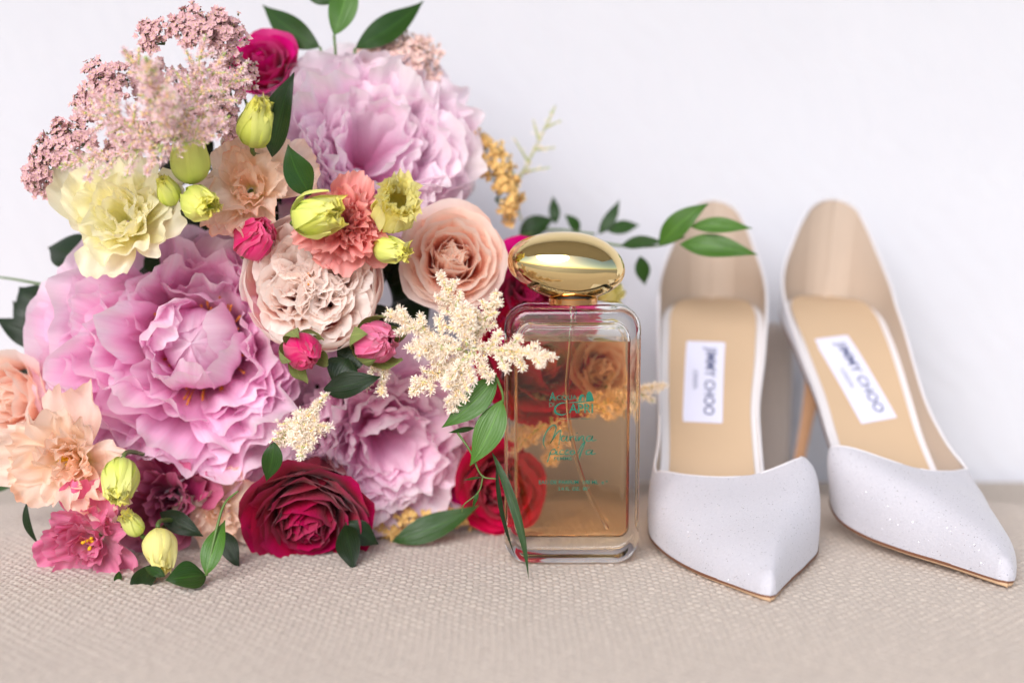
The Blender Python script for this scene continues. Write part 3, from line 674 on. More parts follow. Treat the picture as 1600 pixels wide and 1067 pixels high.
def peony(px,py,rpx,Y,face,mat,label,roll=0,bud=True,style=0,depth=.85,heart=(0,0)):
    Rr=rpx*pxcm(Y); root=head('peony',px,py,Y,face,label,'peony','peonies in the bouquet',roll)
    b=-Rr*depth        # petals start behind the face
    hx,hy=heart[0]*Rr,heart[1]*Rr
    def put(o,f=1): o.location=(hx*f*S,hy*f*S,0); return o
    if bud:
        for i in range(8):
            hr=Rr*(.115+.011*i)
            put(petal(root,mat,Rr*U(.92,1.0),hr*1.15,[60,24,0,-34,-70+i*3],i*GA,r0=Rr*.02,z0=b+Rr*.16,k=1/hr,base=.4,vm=.45,tipr=.42,tipp=2.0,ruf=.07,crump=.07,end=.6,nv=16,nu=13))
        put(stamens(root,110,Rr*.34,Rr*.50,M['stamen'],.25,.028,b+Rr*.05))
        for i in range(13):      # long folded strips standing round the heart
            put(petal(root,mat,Rr*U(.95,1.2),Rr*U(.15,.26),[U(26,38),10,U(-62,6)],(2.0+i*.33 if i<9 else U(0,6.28))+U(-.3,.3),r0=Rr*.10,z0=b+Rr*.04,k=U(2,4)/Rr,base=.5,vm=.6,tipr=.25,ruf=.2,rf=U(1,2),crump=.10,jag=.03,nu=13,nv=12,yaw=U(-.9,.9)))
    m=20 if bud else 34
    for i in range(m):
        a=U(0,6.283); q=(i+.5)/m
        put(petal(root,mat,Rr*U(.78,1.0),Rr*U(.16,.28),[U(12,26)+22*q,16+20*q,U(-20,22)+16*q],a,r0=Rr*((.2 if bud else .05)+.16*q),z0=b+Rr*.06,k=U(.6,2.0)/Rr,base=.4,vm=.75,tipr=U(.15,.35),ruf=.25,rf=U(1.2,2.5),crump=.13,jag=.022,nu=15,nv=12,yaw=U(-.8,.8),notch=U(0,.16)))
    n=40 if style==0 else 46
    for i in range(n):
        q=i/(n-1); a=i*GA+U(-.7,.7); t=26+q*44+U(-8,8)
        put(petal(root,mat,Rr*U(.84,1.10)*(1.0+.06*q),Rr*(.27+.21*q)*U(.7,1.4),[t+U(4,14),t-U(0,8),t-U(-8,50)],a,r0=Rr*.16,z0=b+Rr*.06*(1-q),k=U(.2,1.6)/(Rr*.6),base=.3,vm=.78,tipr=U(.12,.3),tipp=U(2,3.4),ruf=.26,rf=U(1.2,2.9),crump=.16,jag=.022,nu=19,nv=13,yaw=U(-.6,.6),notch=U(-.03,.18),side=U(-.12,.12)),1-q)
    for i in range(16):     # broad petals that lie across the others
        a=U(0,6.283)
        put(petal(root,mat,Rr*U(.7,.95),Rr*U(.26,.4),[U(30,60),U(20,50),U(-10,60)],a,r0=Rr*U(.2,.42),z0=b+Rr*.04,k=U(.3,1.6)/(Rr*.6),base=.35,vm=.75,tipr=.22,tipp=3,ruf=.2,rf=U(1.0,2.2),crump=.14,jag=.01,nu=19,nv=14,yaw=U(-1.3,1.3),notch=U(0,.15),side=U(-.15,.15)),.5)
    n=14
    for i in range(n):
        q=i/n; a=i*GA+U(-.25,.25)
        petal(root,mat,Rr*U(1.02,1.24),Rr*U(.40,.56),[78+U(-5,8),72,U(34,66)+12*q],a,r0=Rr*.05,z0=b-Rr*.02,k=U(.4,1.0)/Rr,base=.3,vm=.72,tipr=.26,tipp=2.8,ruf=.15,rf=U(1.0,2.4),crump=.10,jag=.014,nu=21,nv=15,notch=U(0,.1),side=U(-.08,.08))
    stem_part(root,5).location=(0,0,b*S)
    return root
def rose(px,py,rpx,Y,face,mat,label,roll=0,name='rose',cat='rose',group='roses in the bouquet',n=34,h=1.15,open_=1.0,stem=True,jag=.01,tightness=.07):
    Rr=rpx*pxcm(Y)*1.22; root=head(name,px,py,Y,face,label,cat,group,roll); b=-Rr*h*.72
    for i in range(n):
        q=i/(n-1); a=i*GA+U(-.15,.15); r=Rr*(tightness+.60*q**1.0)
        H=Rr*h*(1.0-.12*q)*U(.94,1.05)
        tip=-36+q**1.5*114*open_
        wrap=1/max(r*1.05,.12)
        petal(root,mat,H,min(Rr*(.22+.50*q),r*1.9+Rr*.06),[32*q+10,2+8*q,tip*.45,tip],a,r0=r*.35,z0=b,k=wrap,kflat=.3*q,base=.55,vm=.6,tipr=.2+.08*q,tipp=3,ruf=.06+.05*q,rf=1.6,crump=.035,jag=jag,nu=13,nv=12,notch=-.04*q)
    if stem: stem_part(root,4).location=(0,0,b*S)
    return root
def quartered(px,py,rpx,Y,face,mat,label,roll=0):
    Rr=rpx*pxcm(Y); root=head('garden_rose',px,py,Y,face,label,'rose','roses in the bouquet',roll); b=-Rr*.85
    for i in range(12):      # the smooth outer cup
        q=i/11; r=Rr*(.82+.20*q)
        petal(root,mat,Rr*U(1.06,1.14)*(1-.03*q),Rr*.62,[80,40,4-4*q,-22+20*q],i*GA,r0=r*.52,z0=b,k=1/r,base=.5,vm=.55,tipr=.18,tipp=3,ruf=.035,rf=2,crump=.03,nu=17,nv=12)
    qc=[(.40*math.cos(a),.40*math.sin(a)) for a in (0.5,2.2,3.7,5.2)]; qc=[(x*.84,y*.84) for x,y in qc]
    for c_i,(cx,cy) in enumerate(qc):    # four whorls of packed, folded petals
        for i in range(30):
            r=Rr*(.04+.42*(i/29)**.75); a=i*GA+c_i
            x=cx*Rr+r*math.cos(a); y=cy*Rr+r*math.sin(a)
            rad=math.hypot(x,y); 
            if rad>Rr*.73: continue
            ph=math.atan2(y,x)
            o=petal(root,mat,Rr*U(.88,.98)*(1-.10*(rad/Rr)**2),Rr*U(.18,.30),[0,0,U(-10,30),U(10,75)],0,r0=0,z0=b,k=1/max(r,.3*Rr),base=.75,vm=.6,tipr=.10,tipp=3,ruf=.13,rf=U(1.2,2.4),crump=.06,jag=.015,nu=13,nv=12)
            o.location=(x*S,y*S,0); o.rotation_euler=(0,0,a+U(-.3,.3))
    stamens(root,12,Rr*.06,Rr*.9,M['stamen'],.8,.025,b)
    stem_part(root,4).location=(0,0,b*S)
    return root
def lisianthus(px,py,rpx,Y,face,mat,label,roll=0,n=20,frill=.12,centre=True,h=.95,group='lisianthus blooms in the bouquet',closed=0):
    Rr=rpx*pxcm(Y); root=head('lisianthus',px,py,Y,face,label,'lisianthus',group,roll); b=-Rr*h*.6
    for i in range(n):
        q=i/(n-1); a=i*GA+U(-.6,.6); t=6+q**1.3*64*(1-closed)+U(-11,11)
        petal(root,mat,Rr*(.72+.48*q)*U(.80,1.12),Rr*(.26+.30*q)*U(.8,1.25),[t+10,t,t-8+U(-14,22)],a,r0=Rr*(.05+.14*q),z0=b,k=(1.6-1.1*q)/(Rr*.55),base=.35,vm=.75,tipr=.2,ruf=.16+frill,rf=U(2,3.4),crump=.16,jag=frill*.5,nu=23,nv=13,notch=U(-.05,.10),yaw=U(-.5,.5),side=U(-.1,.1))
    if centre:
        stamens(root,7,Rr*.10,Rr*.55,M['stamen_y'],.6,.04,b)
    stem_part(root,4,.15).location=(0,0,b*S)
    return root
def bud(px,py,wpx,hpx,Y,axis,mat,label,name='lisianthus_bud',cat='flower bud',group='yellow-green buds in the bouquet',openness=.3,frill=.12,sep=None,n=8,up=None):
    """a closed bud: petals wrapped round a ball with a frilled mouth"""
    pc=pxcm(Y); Wd=wpx*pc; H=hpx*pc*2; c=at(px,py,Y); ax=np.array(axis,float); ax/=np.linalg.norm(ax)
    root=empty(name,c-ax*H*.5,quat_to(ax,U(0,6)),label,cat,group)
    for i in range(n):
        q=i/(n-1); r=Wd*(.62+.34*q)
        petal(root,mat,H*U(1.22,1.36),Wd*U(.55,.75),[78,34,-12,-44+50*openness*q,-18+60*openness*U(.5,1.3)],i*GA,r0=.02,z0=0,k=1/r,base=.25,vm=.42,tipr=.12,ruf=.10+frill*.7,rf=U(2,3.4),crump=.04,jag=frill,nu=13,nv=12,end=.35)
    if sep:
        for i in range(5):
            petal(root,sep,H*U(1.15,1.4),Wd*.36,[84,38,-8,U(-34,24)],i*1.257+.4,r0=.03,z0=-.06,k=1/(Wd*1.12),base=.7,vm=.2,tipr=.0,ruf=.12,crump=.05,nu=5,nv=10,end=.97,name='sepal')
    stem_part(root,3,.1).location=(0,0,0)
    return root
# ------------------------------------------------------------------ leaves
def leaf_geo(p0,pm,p1,wd,face,fold=.25,curl=.0,nl=16,nw=7,asym=0,wpow=.8):
    P=bez(p0,pm,p1,nl); T=np.gradient(P,axis=0); T/=np.linalg.norm(T,axis=1)[:,None]
    f=np.array(face,float); V=[];uv=[]
    for i,(p,t) in enumerate(zip(P,T)):
        n=f-t*np.dot(f,t); n/=np.linalg.norm(n); l=np.cross(t,n); q=i/(nl-1)
        w_=wd*1.1*max(math.sin(math.pi*q**wpow)**1.12,.012)
        for j in range(nw):
            u=-1+2*j/(nw-1); lift=fold*w_*abs(u)**1.3+curl*w_*u*math.sin(q*7)+.03*wd*math.sin(9*q+u*3)
            V.append(p+l*u*w_*(1+asym*u)+n*lift); uv.append((.5+u/2,q))
    return V,grid_faces(nw,nl),uv
def sprig(leaves,label,mat='leaf',stem=None,group='green leaf sprigs in the bouquet',stem_r=.07,cat='leaf sprig',name='leaf_sprig'):
    """leaves: (base px,py,Y, tip px,py,Y, half width px, sag px, face, material) ; stem: list of (px,py,Y)"""
    l0=leaves[0]; org=at(*l0[0]); root=empty(name,org,None,label,cat,group)
    for l in leaves:
        (b,t,wpx,sag)=l[:4]; face=l[4] if len(l)>4 else (0,-1,.3); mt=l[5] if len(l)>5 else mat; fold=l[6] if len(l)>6 else .25
        p0=at(*b)-org; p1=at(*t)-org; Ym=(b[2]+t[2])/2; dx,dy=t[0]-b[0],t[1]-b[1]; q=math.hypot(dx,dy)+1e-6
        pm=at((b[0]+t[0])/2-dy/q*sag,(b[1]+t[1])/2+dx/q*sag,Ym-.3)-org
        V,F,uv=leaf_geo(p0,pm,p1,wpx*pxcm(Ym),face,fold,U(-.08,.08))
        mesh('leaf',V,F,M[mt],root,uv)
    if stem:
        mb=MB(); P=[at(*s)-org for s in stem]; P=spline(P,20) if len(P)>2 else np.array(P); mb.tube(P,np.linspace(stem_r,stem_r*.6,len(P)),6); mb.build('stem',M['stem'],root)
    return root
# ------------------------------------------------------------------ tiny-flowered sprays
def floret_star(mb,c,d,s,n=5,m=0,wd=.32,cup=.35):
    d=np.array(d,float); d/=np.linalg.norm(d)+1e-9; a=np.cross(d,[.3,.5,.8]); a/=np.linalg.norm(a)+1e-9; b=np.cross(d,a); V=[c]; F=[]
    ph=rng.random()*6.28
    for i in range(n):
        q=ph+6.283*i/n; r=a*math.cos(q)+b*math.sin(q); t=-a*math.sin(q)+b*math.cos(q); k=len(V)
        sz=s*U(.8,1.2); V+= [c+r*sz*.5+t*sz*wd+d*sz*cup*.4, c+r*sz+d*sz*cup, c+r*sz*.5-t*sz*wd+d*sz*cup*.4]; F.append((0,k,k+1,k+2))
    mb.add(np.array(V),F,m=m)
def hairs(mb,c,d,s,n=6,m=0):
    d=np.array(d,float); d/=np.linalg.norm(d)+1e-9; V=[];F=[]
    for i in range(n):
        v=d*.6+rng.normal(0,.55,3); v/=np.linalg.norm(v); l=s*U(.7,1.25); t=np.cross(v,rng.normal(0,1,3)); t/=np.linalg.norm(t); w_=s*.035; w2=s*.085; k=len(V)
        V+= [c-t*w_*.6,c+t*w_*.6,c+v*l*.8+t*w2,c+v*l,c+v*l*.8-t*w2]; F.append((k,k+1,k+2,k+3,k+4))
    mb.add(np.array(V),F,m=m)
def astilbe(branches,label,mats=('white_floret','buff_floret','green_floret'),group='astilbe sprays in the bouquet',dens=1.0,fs=.2,green=.1):
    """branches: ((px,py,Y) root, (px,py,Y) tip, base radius px, tip radius px, bend px)"""
    B2=[]
    for a,b,ra,rb,bend in branches:
        B2.append((a,b,ra*.8,rb*.85,bend)); dx,dy,dY=b[0]-a[0],b[1]-a[1],b[2]-a[2]; L=math.hypot(dx,dy)
        if L<60: continue
        for j in range(6):
            t=.22+.11*j; sg=1 if j%2 else -1; an=math.atan2(dy,dx)+sg*R(U(38,60)); l=L*.30*(1-t*.6); x,y,Yq=a[0]+dx*t,a[1]+dy*t,a[2]+dY*t
            B2.append(((x,y,Yq),(x+l*math.cos(an),y+l*math.sin(an),Yq-U(-.2,.5)),ra*.45,rb*.6,0))
    branches=B2
    org=at(*branches[0][0]); root=empty('astilbe_spray',org,None,label,'astilbe',group); mb=MB(); st=MB()
    for br in branches:
        a,b,ra,rb,bend=br; p0=at(*a)-org; p1=at(*b)-org; dx,dy=b[0]-a[0],b[1]-a[1]; q=math.hypot(dx,dy)
        pm=at((a[0]+b[0])/2-dy/q*bend,(a[1]+b[1])/2+dx/q*bend,(a[2]+b[2])/2)-org
        P=bez(p0,pm,p1,24); st.tube(P,np.linspace(.07,.03,24),5); L=np.linalg.norm(np.diff(P,axis=0),axis=1).sum(); pc=pxcm((a[2]+b[2])/2)
        n=int(L*68*dens*(ra+rb)/30)
        for i in range(n):
            t=rng.random()**.9; f=t*22.999; k=int(f); c=P[k]+(P[k+1]-P[k])*(f-k); T=P[k+1]-P[k]; T/=np.linalg.norm(T)
            r=(ra+(rb-ra)*t)*pc*U(.2,1.15); lump=.75+.35*math.sin(t*L*4.2+ra); d=rng.normal(0,1,3); d-=T*np.dot(d,T); d/=np.linalg.norm(d)
            c2=c+d*max(r*lump-fs*.5,.02)+T*U(0,.15); dd=d+T*.7; e=rng.random()
            if t>.93 and e<.8*min(1,green*8): blob(mb,c2,.045,5,m=2)
            elif e<green: blob(mb,c2,.055,5,m=2)
            elif e<green+.32: blob(mb,c2,.06,5,m=1); hairs(mb,c2,dd,fs*.9,4,0)
            else: hairs(mb,c2,dd,fs*1.15,8,0)
    o=mb.build('floret_plume',[M[m] for m in mats],root,smooth=False); o['kind']='stuff'
    st.build('stem',M['stem_pale'],root); return root
def yarrow(clusters,label,mat='yarrow_pink',group='yarrow heads in the bouquet',stemto=None,fs=.16):
    """clusters: (px,py,Y,rx px,ry px,face)"""
    c0=clusters[0]; org=at(*c0[:3]); root=empty('yarrow_head',org,None,label,'yarrow',group); mb=MB(); st=MB()
    for c in clusters:
        ctr=at(*c[:3])-org; pc=pxcm(c[2]); f=np.array(c[5],float); f/=np.linalg.norm(f); a=np.cross(f,[0,0,1.]) if abs(f[2])<.9 else np.array([1.,0,0]); a/=np.linalg.norm(a); b=np.cross(f,a)
        rx,ry=c[3]*pc,c[4]*pc; base=ctr-f*(rx+ry)*.6
        nsub=max(7,int(rx*ry*11))
        for j in range(nsub):
            q=(j+.5)/nsub; r=math.sqrt(q); th=j*GA+U(-.3,.3)
            # ellipse in picture plane, domed
            sub=ctr+a*rx*r*math.cos(th)+b*ry*r*math.sin(th)+f*(.30*(rx+ry)*.5*(1-r*r)+U(-.12,.12)); ax=f+a*r*math.cos(th)*.8+b*r*math.sin(th)*.8; ax/=np.linalg.norm(ax)
            st.tube(bez(base,(base+sub)/2+f*.1,sub-ax*.2,5),.03,4)
            for i in range(19):
                e=rng.normal(0,.18,3); p=sub+e-ax*abs(np.dot(e,ax))*.5
                blob(mb,p-ax*.09,.055,5,1.3,m=2)
                for z_ in range(1): floret_star(mb,p,ax+rng.normal(0,.35,3),fs*U(.8,1.2),5,0,.42,.35)
                blob(mb,p+ax*.02,.035,5,m=1)
    if stemto is not None: st.tube(bez(base,(base+at(*stemto)-org)/2,at(*stemto)-org,8),.07,6)
    o=mb.build('floret_cluster',[M[mat],M['yarrow_centre'],M['yarrow_dark']],root,smooth=False); o['kind']='stuff'
    st.build('stem',M['stem'],root); return root

# ------------------------------------------------------------------ the bouquet
peony(256,575,228,-.3,(.10,-1,.16),M['peony'],'large open orchid-pink peony with a closed heart and orange stamens, biggest flower of the bouquet',roll=0,heart=(.2,.16))
peony(583,214,184,3.6,(.30,-1,.42),M['peony_pale'],'palest pink peony at the top of the bouquet under green leaves',roll=2.0,bud=False,style=1)
peony(615,700,162,1.9,(.35,-1,-.05),M['peony_lilac'],'lilac pink peony low in the bouquet between crimson rose and bottle',roll=4.0,bud=False,style=1)
rose(480,812,117,.2,(.1,-1,-.42),M['crimson'],'dark crimson rose resting on the cushion below the large peony',roll=1.,n=46,h=1.1)
quartered(488,438,118,-.6,(.12,-1,.22),M['blush'],'blush white rose packed with folded petals in the middle of the bouquet')
rose(708,402,98,1.6,(.10,-1,.25),M['peach'],'peach pink rose with a tight centre left of the gold cap',roll=.5,n=34,h=1.1)
rose(18,622,86,2.0,(-.4,-1,.1),M['peach'],'pale peach rose cut by the left edge of the photo',roll=2.5,n=26)
rose(846,565,128,4.2,(.35,-1,.25),M['red'],'bright red rose behind the upper part of the bottle',n=30,roll=2,h=1.0)
rose(785,762,92,3.6,(.3,-1,0),M['red'],'bright red rose behind the lower left of the bottle',n=28,roll=.3,h=1.0)
rose(836,462,104,4.4,(-.1,-1,.3),M['magenta'],'magenta rose left of the gold cap beneath the peach rose',n=26,roll=1.5)
rose(742,742,58,4.6,(.1,-1,.1),M['magenta'],'magenta rose low between the lilac peony and the bottle',n=24,roll=.9)
rose(412,98,62,5.5,(-.1,-1,.6),M['magenta'],'magenta rose at the top of the bouquet behind the palest peony',n=26,roll=.2)
rose(938,578,60,3.9,(.2,-1,.3),M['peach'],'coral peach rose seen only through the upper right of the perfume',roll=1,n=22)
lisianthus(183,335,96,-1.8,(-.05,-1,.35),M['cream'],'large cream yellow lisianthus above the large peony',n=28,frill=.04,roll=.8,centre=False,closed=.1)
lisianthus(388,286,84,-.4,(.1,-1,.3),M['apricot'],'peach cream lisianthus with ruffled edge below the pink yarrow',n=22,frill=.12,centre=False)
lisianthus(96,722,94,-2.2,(-.1,-1,.12),M['apricot'],'blush peach lisianthus with ruffled edge at the lower left of the bouquet',n=24,frill=.16,roll=1.2)
lisianthus(132,850,80,-2.6,(-.1,-1,.0),M['mauve'],'rose pink lisianthus lying on the cushion at the lower left',n=20,frill=.10,roll=2)
lisianthus(540,338,64,-1.2,(.1,-1,.4),M['dusty'],'dusty salmon lisianthus between two yellow buds',n=34,frill=.2,centre=False,roll=2)
lisianthus(545,378,58,-1.1,(.1,-1,-.3),M['dusty'],'dusty salmon lisianthus with broad lower petals above the blush white rose',n=16,frill=.06,centre=False,roll=1)
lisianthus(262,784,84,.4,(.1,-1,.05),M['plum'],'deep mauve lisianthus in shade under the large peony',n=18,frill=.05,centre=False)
lisianthus(338,803,66,.8,(.1,-1,.05),M['apricot'],'small pale peach lisianthus left of the crimson rose',n=14,frill=.05,centre=False)
G='yellow-green buds in the bouquet'
bud(403,194,44,42,-1.6,(.25,-.5,.6),M['lime'],'round yellow-green bud beside the tall dark leaf',openness=.25,frill=.12)
bud(297,246,37,44,-1.9,(.05,-.4,1),M['lime'],'taller yellow-green bud above the cream yellow lisianthus',openness=.4,frill=.15)
bud(312,318,42,37,-2.4,(.55,-.8,-.1),M['lime'],'yellow-green bud below the taller one, mouth to the right',openness=.3,frill=.12)
bud(263,300,25,24,-1.8,(-.2,-.5,.8),M['lime'],'smallest green bud touching the cream yellow lisianthus',openness=.2,frill=.1)
bud(494,338,46,38,-2.4,(.8,-.5,.2),M['lime'],'yellow-green bud with a hanging torn sepal over the blush white rose',openness=.5,frill=.16,sep=M['lime'])
bud(616,328,54,42,-1.6,(.3,-.9,.5),M['lemon'],'large pale lemon bud above the peach rose',openness=1.1,frill=.1,n=15)
bud(608,390,31,28,-1.2,(.8,-.5,-.1),M['lime'],'small lime bud between blush white rose and peach rose',openness=.5,frill=.2)
bud(188,748,42,38,-2.9,(.1,-.8,-.6),M['lime'],'yellow-green bud hanging mouth down beside the blush peach lisianthus',openness=.4,frill=.13,n=10)
bud(250,858,36,38,-3.0,(.2,-.6,-.5),M['lemon'],'pale yellow bud resting on the cushion beside the rose pink lisianthus',openness=.3,frill=.1)
bud(208,820,22,22,-3.0,(-.3,-.5,.7),M['lime'],'small lime bud tucked above the pale yellow resting bud',openness=.5,frill=.22)
bud(952,465,26,22,6.0,(.5,-.5,.5),M['lemon'],'yellow bud seen behind the shoulder of the bottle',openness=.6,frill=.15)
RB='pink rosebuds in the bouquet'
bud(474,550,42,40,-1.8,(.35,-.8,-.1),M['hotpink'],'hot pink rosebud wrapped in green sepals below the blush white rose','rosebud','rosebud',RB,openness=.0,frill=.0,sep=M['sepal'],n=7)
bud(588,535,50,42,-1.6,(.5,-.75,.15),M['budpink'],'pink rosebud opening beside the cream astilbe','rosebud','rosebud',RB,openness=.15,frill=.01,n=12,sep=M['sepal'])
bud(398,374,50,38,-.6,(.5,-.6,.5),M['hotpink'],'magenta rosebud half hidden above the blush white rose','rosebud','rosebud',RB,openness=.25,frill=.02,n=9)
# pink yarrow, top left
yarrow([(318,42,-1.2,52,34,(-.1,-1,.5)),(350,58,-1.0,34,22,(.2,-1,.4))],'dusty pink yarrow head reaching highest at the top left',stemto=(400,200,4))
yarrow([(240,52,-.6,34,24,(-.3,-1,.5)),(362,122,.4,36,44,(.3,-1,.3))],'dusty pink yarrow head behind the astilbe with a second lobe at its right',stemto=(380,220,4))
yarrow([(160,132,-.8,40,40,(-.3,-1,.3)),(140,165,-.8,30,20,(-.4,-1,.2))],'dusty pink yarrow head left of the blurred astilbe plume',stemto=(260,260,4))
yarrow([(108,216,-1.2,44,32,(-.3,-1,.3)),(78,245,-1.3,38,30,(-.5,-1,.2)),(52,280,-1.4,16,22,(-.6,-1,0))],'dusty pink yarrow head at the far left tip of the bouquet',stemto=(200,300,3))
yarrow([(205,222,-.4,40,30,(-.1,-1,.3)),(255,205,-.2,30,34,(.1,-1,.3))],'dusty pink yarrow head just above the cream yellow lisianthus',stemto=(280,300,4))
yarrow([(628,88,7.0,60,36,(.1,-1,.5)),(590,92,7.2,36,22,(.1,-1,.5)),(668,120,7.4,24,24,(.4,-1,.3))],'blush yarrow head blurred behind the top of the palest peony','yarrow_blush',stemto=(620,240,9))
yarrow([(775,262,7.0,26,44,(.7,-1,.3)),(795,310,7.0,24,36,(.8,-1,.1)),(742,222,7.2,16,14,(.5,-1,.4))],'golden yarrow head on the right edge of the palest peony','yarrow_gold',stemto=(700,300,9))
yarrow([(660,812,3.4,56,20,(.3,-1,-.4)),(728,806,4.2,34,14,(.5,-1,-.4)),(618,832,3.0,22,14,(.2,-1,-.4))],'golden yarrow head lying on the cushion under the lilac peony','yarrow_gold',stemto=(620,760,6))
yarrow([(300,150,1.0,52,44,(0,-1,.3)),(225,120,1.2,36,30,(-.2,-1,.3))],'dusty pink yarrow head deep behind the blurred astilbe plume',stemto=(320,260,4))
yarrow([(345,196,.6,40,30,(.1,-1,.3)),(290,200,.4,30,24,(.1,-1,.3))],'dusty pink yarrow head directly above the peach cream lisianthus',stemto=(340,280,4))
# astilbe
astilbe([((262,215,-4.5),(228,92,-6.5),26,16,-6),((262,215,-4.5),(120,170,-3.0),20,8,-8),((262,215,-4.5),(350,85,-3.0),22,10,8),((275,200,-4.0),(320,60,-3.2),20,9,6),
  ((270,225,-4.0),(385,100,-2.6),20,8,8),((270,235,-4.4),(355,185,-4.2),18,9,4),((250,230,-4.4),(95,262,-3.6),20,9,8),((240,225,-4.6),(140,140,-4.4),22,10,-6),((262,220,-5.2),(262,140,-6.6),26,18,0),((255,225,-4.6),(228,272,-4.8),24,14,0),((290,180,-3.8),(195,80,-4.6),18,9,-6)],
  'pale pink astilbe plume with green tips, blurred in front of the yarrow',('lilac_floret','buff_floret','green_floret'),dens=1.15,green=.22,fs=.19)
astilbe([((735,545,-2.6),(860,557,-4.2),24,9,-4),((735,545,-2.4),(690,432,-2.2),20,9,-4),((735,540,-2.4),(776,460,-2.6),20,9,4),((730,550,-2.4),(608,490,-2.4),22,12,-5),((735,550,-2.8),(706,640,-2.8),22,12,4),
  ((730,550,-2.4),(645,612,-2.2),20,13,-3),((720,545,-3.0),(640,545,-2.6),20,11,0),((740,550,-2.8),(765,590,-2.8),20,10,0),((730,540,-3.0),(725,480,-3.0),26,14,0),((725,560,-3.0),(700,600,-3.0),22,14,0)],
  'creamy white astilbe spray reaching across the front of the bottle',dens=1.25,green=.0,fs=.2)
astilbe([((600,560,-.6),(596,612,-1.2),16,14,0),((590,555,-.6),(575,600,-1.0),10,9,0)],'short cream astilbe tuft under the opening pink rosebud',dens=1.2,green=0)
astilbe([((500,625,-1.0),(456,690,-2.0),20,18,0),((495,640,-1.2),(470,712,-2.2),20,16,0),((490,640,-1.0),(508,618,-1.6),12,6,0),((480,660,-1.2),(516,668,-1.8),12,6,0),((470,640,-1.0),(430,700,-1.4),12,9,0)],'small cream astilbe tuft between the large peony and the lilac peony',dens=1.2,green=.06)
astilbe([((790,320,9.0),(868,165,9.5),16,5,3),((800,300,9.0),(815,345,9.0),10,6,0),((805,280,9.0),(790,300,9.2),10,6,0)],'thin pale astilbe sprig leaning out behind the golden yarrow',dens=.35,green=.2,fs=.16)
astilbe([((850,640,4.6),(1035,603,3.4),30,8,-4),((850,620,4.6),(800,700,3.6),24,16,0),((880,640,4.4),(860,720,4.0),22,14,0),((860,620,4.6),(950,590,4.6),26,14,0),((900,640,3.4),(985,618,3.2),24,12,0),((860,650,3.2),(870,705,3.0),24,14,0),((850,660,3.0),(815,690,2.8),22,12,0)],'peach astilbe spray seen through the perfume, tip poking out at the right of the bottle',('white_floret','buff_floret','green_floret'),dens=1.0,green=.02)
# leaves
lf=sprig
lf([((425,246,-1.6),(460,113,-2.6),26,-10,(-.5,-1,.1),'leaf_dark')],'tall dark green leaf standing in front of the palest peony')
lf([((486,305,-1.8),(450,226,-2.4),22,-10,(.3,-1,.3),'leaf')],'short green leaf in front of the foot of the tall dark leaf')
lf([((500,74,6),(410,8,7.5),20,-10,(0,-1,-.2),'leaf'),((470,60,7),(414,50,8.5),10,0,(0,-1,.3),'leaf')],'dark leaves pointing left above the palest peony',stem=[(500,74,6),(520,150,7)])
lf([((522,56,5.5),(550,-50,6.5),20,4,(.2,-1,0),'leaf_mid'),((520,6,6.5),(470,-20,7),14,4,(.2,-1,0),'leaf')],'upright green leaf cut by the top edge of the photo',stem=[(522,56,5.5),(530,150,7)])
lf([((555,76,6.0),(662,2,7.5),20,10,(0,-1,.3),'leaf')],'green leaf pointing up right above the palest peony',stem=[(555,76,6),(545,150,7)])
lf([((812,372,10),(866,342,10.5),16,-8,(0,-1,.4)),((868,350,10.3),(864,306,10.8),8,0),((905,362,10.2),(882,335,10),8,4),((935,366,10),(968,312,10.4),9,6),((950,362,10),(1000,352,10.6),10,-4)],
   'green leafy twig behind the gold cap',stem=[(780,385,9),(850,360,10.2),(930,366,10)],stem_r=.1)
lf([((1030,385,7),(1108,318,6.2),17,-12,(0,-1,.4),'leaf_mid'),((1078,354,6.4),(1176,357,5.8),13,-4,(0,-1,.6),'leaf_mid'),((1062,382,6.6),(1184,398,5.6),18,-6,(0,-1,.5),'leaf_mid'),((970,384,8),(1038,378,7),10,-4,(0,-1,.5),'leaf'),((1000,400,8.5),(1008,446,9),11,0,(0,-1,.2),'leaf')],
   'green leafy twig crossing in front of the heel of the shoe beside the bottle',stem=[(900,372,9.5),(970,384,8.4),(1030,384,7.2),(1070,370,6.6)],stem_r=.08)
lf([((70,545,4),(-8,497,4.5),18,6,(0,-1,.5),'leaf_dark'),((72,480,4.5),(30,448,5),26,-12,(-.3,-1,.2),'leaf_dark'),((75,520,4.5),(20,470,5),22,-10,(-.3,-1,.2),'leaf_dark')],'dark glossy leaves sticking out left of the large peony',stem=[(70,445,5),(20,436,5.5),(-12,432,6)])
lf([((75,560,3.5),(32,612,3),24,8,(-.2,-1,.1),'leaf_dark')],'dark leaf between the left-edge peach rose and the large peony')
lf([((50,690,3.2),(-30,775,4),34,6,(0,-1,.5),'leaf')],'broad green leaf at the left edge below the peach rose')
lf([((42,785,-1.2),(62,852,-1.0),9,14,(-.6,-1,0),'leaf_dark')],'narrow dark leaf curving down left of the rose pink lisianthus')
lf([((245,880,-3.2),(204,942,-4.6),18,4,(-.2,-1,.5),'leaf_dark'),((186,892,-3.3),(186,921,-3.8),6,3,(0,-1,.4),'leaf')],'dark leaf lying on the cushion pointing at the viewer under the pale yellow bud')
lf([((322,899,-4.0),(258,906,-5.0),24,2,(0,-1,.9),'leaf'),((322,898,-4.2),(352,812,-3.0),17,-4,(-.2,-1,.1),'leaf_mid'),((258,900,-4.6),(225,885,-4.0),8,0,(0,-1,.9),'leaf')],'oval green leaves on a curling twig in front of the pale peach lisianthus',stem=[(322,899,-4.2),(340,820,-3.4),(352,785,-3.2),(372,767,-3.4)])
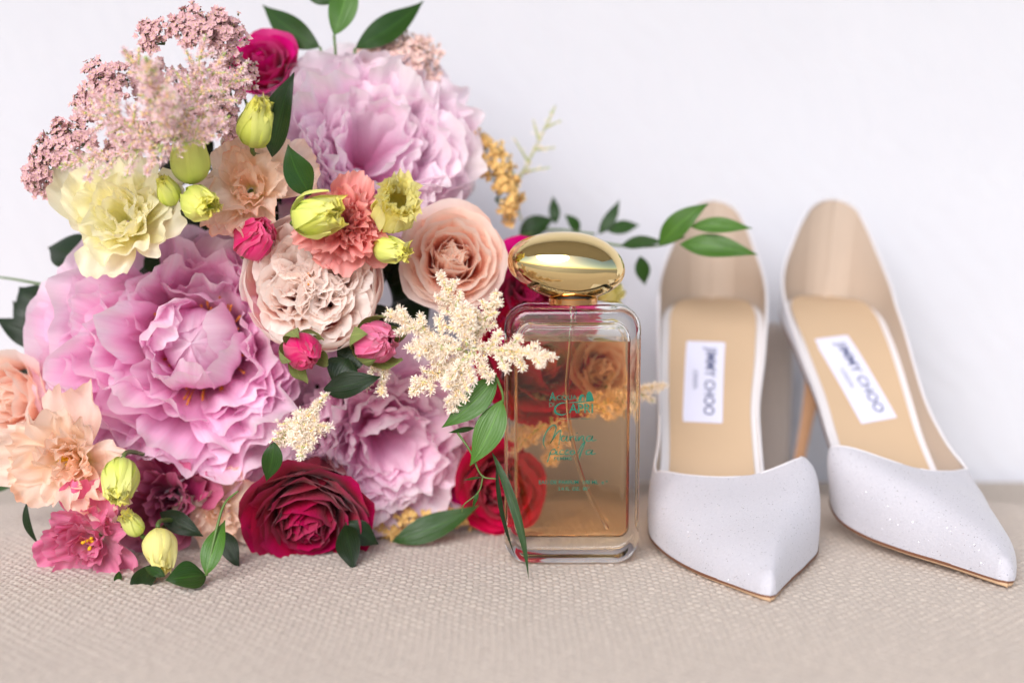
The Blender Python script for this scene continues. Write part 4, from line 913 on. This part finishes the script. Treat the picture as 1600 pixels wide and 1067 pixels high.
lf([((352,830,-.6),(374,888,-1.4),14,4,(0,-1,.2),'leaf_dark'),((250,800,0),(318,838,-.6),16,0,(0,-1,.3),'leaf_dark')],'dark leaves left of the crimson rose')
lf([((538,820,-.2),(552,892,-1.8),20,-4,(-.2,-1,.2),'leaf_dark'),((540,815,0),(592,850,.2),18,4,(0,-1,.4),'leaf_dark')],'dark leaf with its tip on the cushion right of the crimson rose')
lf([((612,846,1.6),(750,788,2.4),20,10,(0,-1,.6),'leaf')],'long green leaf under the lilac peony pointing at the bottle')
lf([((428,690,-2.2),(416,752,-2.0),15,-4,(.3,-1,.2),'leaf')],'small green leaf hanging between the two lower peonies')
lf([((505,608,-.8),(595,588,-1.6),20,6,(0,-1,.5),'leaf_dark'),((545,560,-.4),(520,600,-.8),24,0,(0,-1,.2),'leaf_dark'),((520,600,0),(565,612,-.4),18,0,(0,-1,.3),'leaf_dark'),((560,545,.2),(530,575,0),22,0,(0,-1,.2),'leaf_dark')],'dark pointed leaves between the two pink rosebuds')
lf([((776,585,-2.2),(690,668,-2.8),20,-12,(.2,-1,.2),'leaf_mid')],'mid green leaf hanging under the cream astilbe')
lf([((784,625,-2.4),(734,728,-2.8),22,-8,(-.2,-1,.1),'leaf_mid'),((742,668,-1.6),(700,676,-1.8),4,0)],'mid green leaf overlapping the left edge of the bottle',stem=[(776,590,-2.4),(786,620,-2.4),(780,650,-2.2)])
lf([((768,705,-2.6),(826,906,-4.2),8,-22,(-.6,-1,.2),'leaf'),((776,720,-2.3),(806,872,-1.8),4,14,(-.5,-1,0),'leaf_dark')],'long narrow leaf curving over the lower left corner of the bottle',stem=[(715,676,-2.4),(735,705,-2.6),(752,742,-2.6),(775,748,-2.8)],stem_r=.05)
lf([((748,765,-2.4),(738,795,-2.4),3,0),((752,745,-2.4),(724,750,-2.4),2,0)],'tiny bare twiglet with buds left of the bottle',stem=[(755,742,-2.5),(748,768,-2.5),(725,788,-2.5),(722,800,-2.4)],stem_r=.035)
# filler leaves in near-black green, added to darken the gaps between the flowers
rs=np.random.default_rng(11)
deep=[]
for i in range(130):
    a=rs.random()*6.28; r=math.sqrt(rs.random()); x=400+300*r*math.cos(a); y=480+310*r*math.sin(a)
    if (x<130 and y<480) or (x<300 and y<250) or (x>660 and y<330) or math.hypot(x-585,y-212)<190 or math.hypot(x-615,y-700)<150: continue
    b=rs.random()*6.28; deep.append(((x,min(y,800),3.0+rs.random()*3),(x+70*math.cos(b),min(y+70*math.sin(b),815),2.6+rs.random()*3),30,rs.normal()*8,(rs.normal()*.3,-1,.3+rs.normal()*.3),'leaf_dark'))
lf(deep,'dark filler foliage deep between the flowers of the bouquet',group=None,name='foliage',cat='foliage')
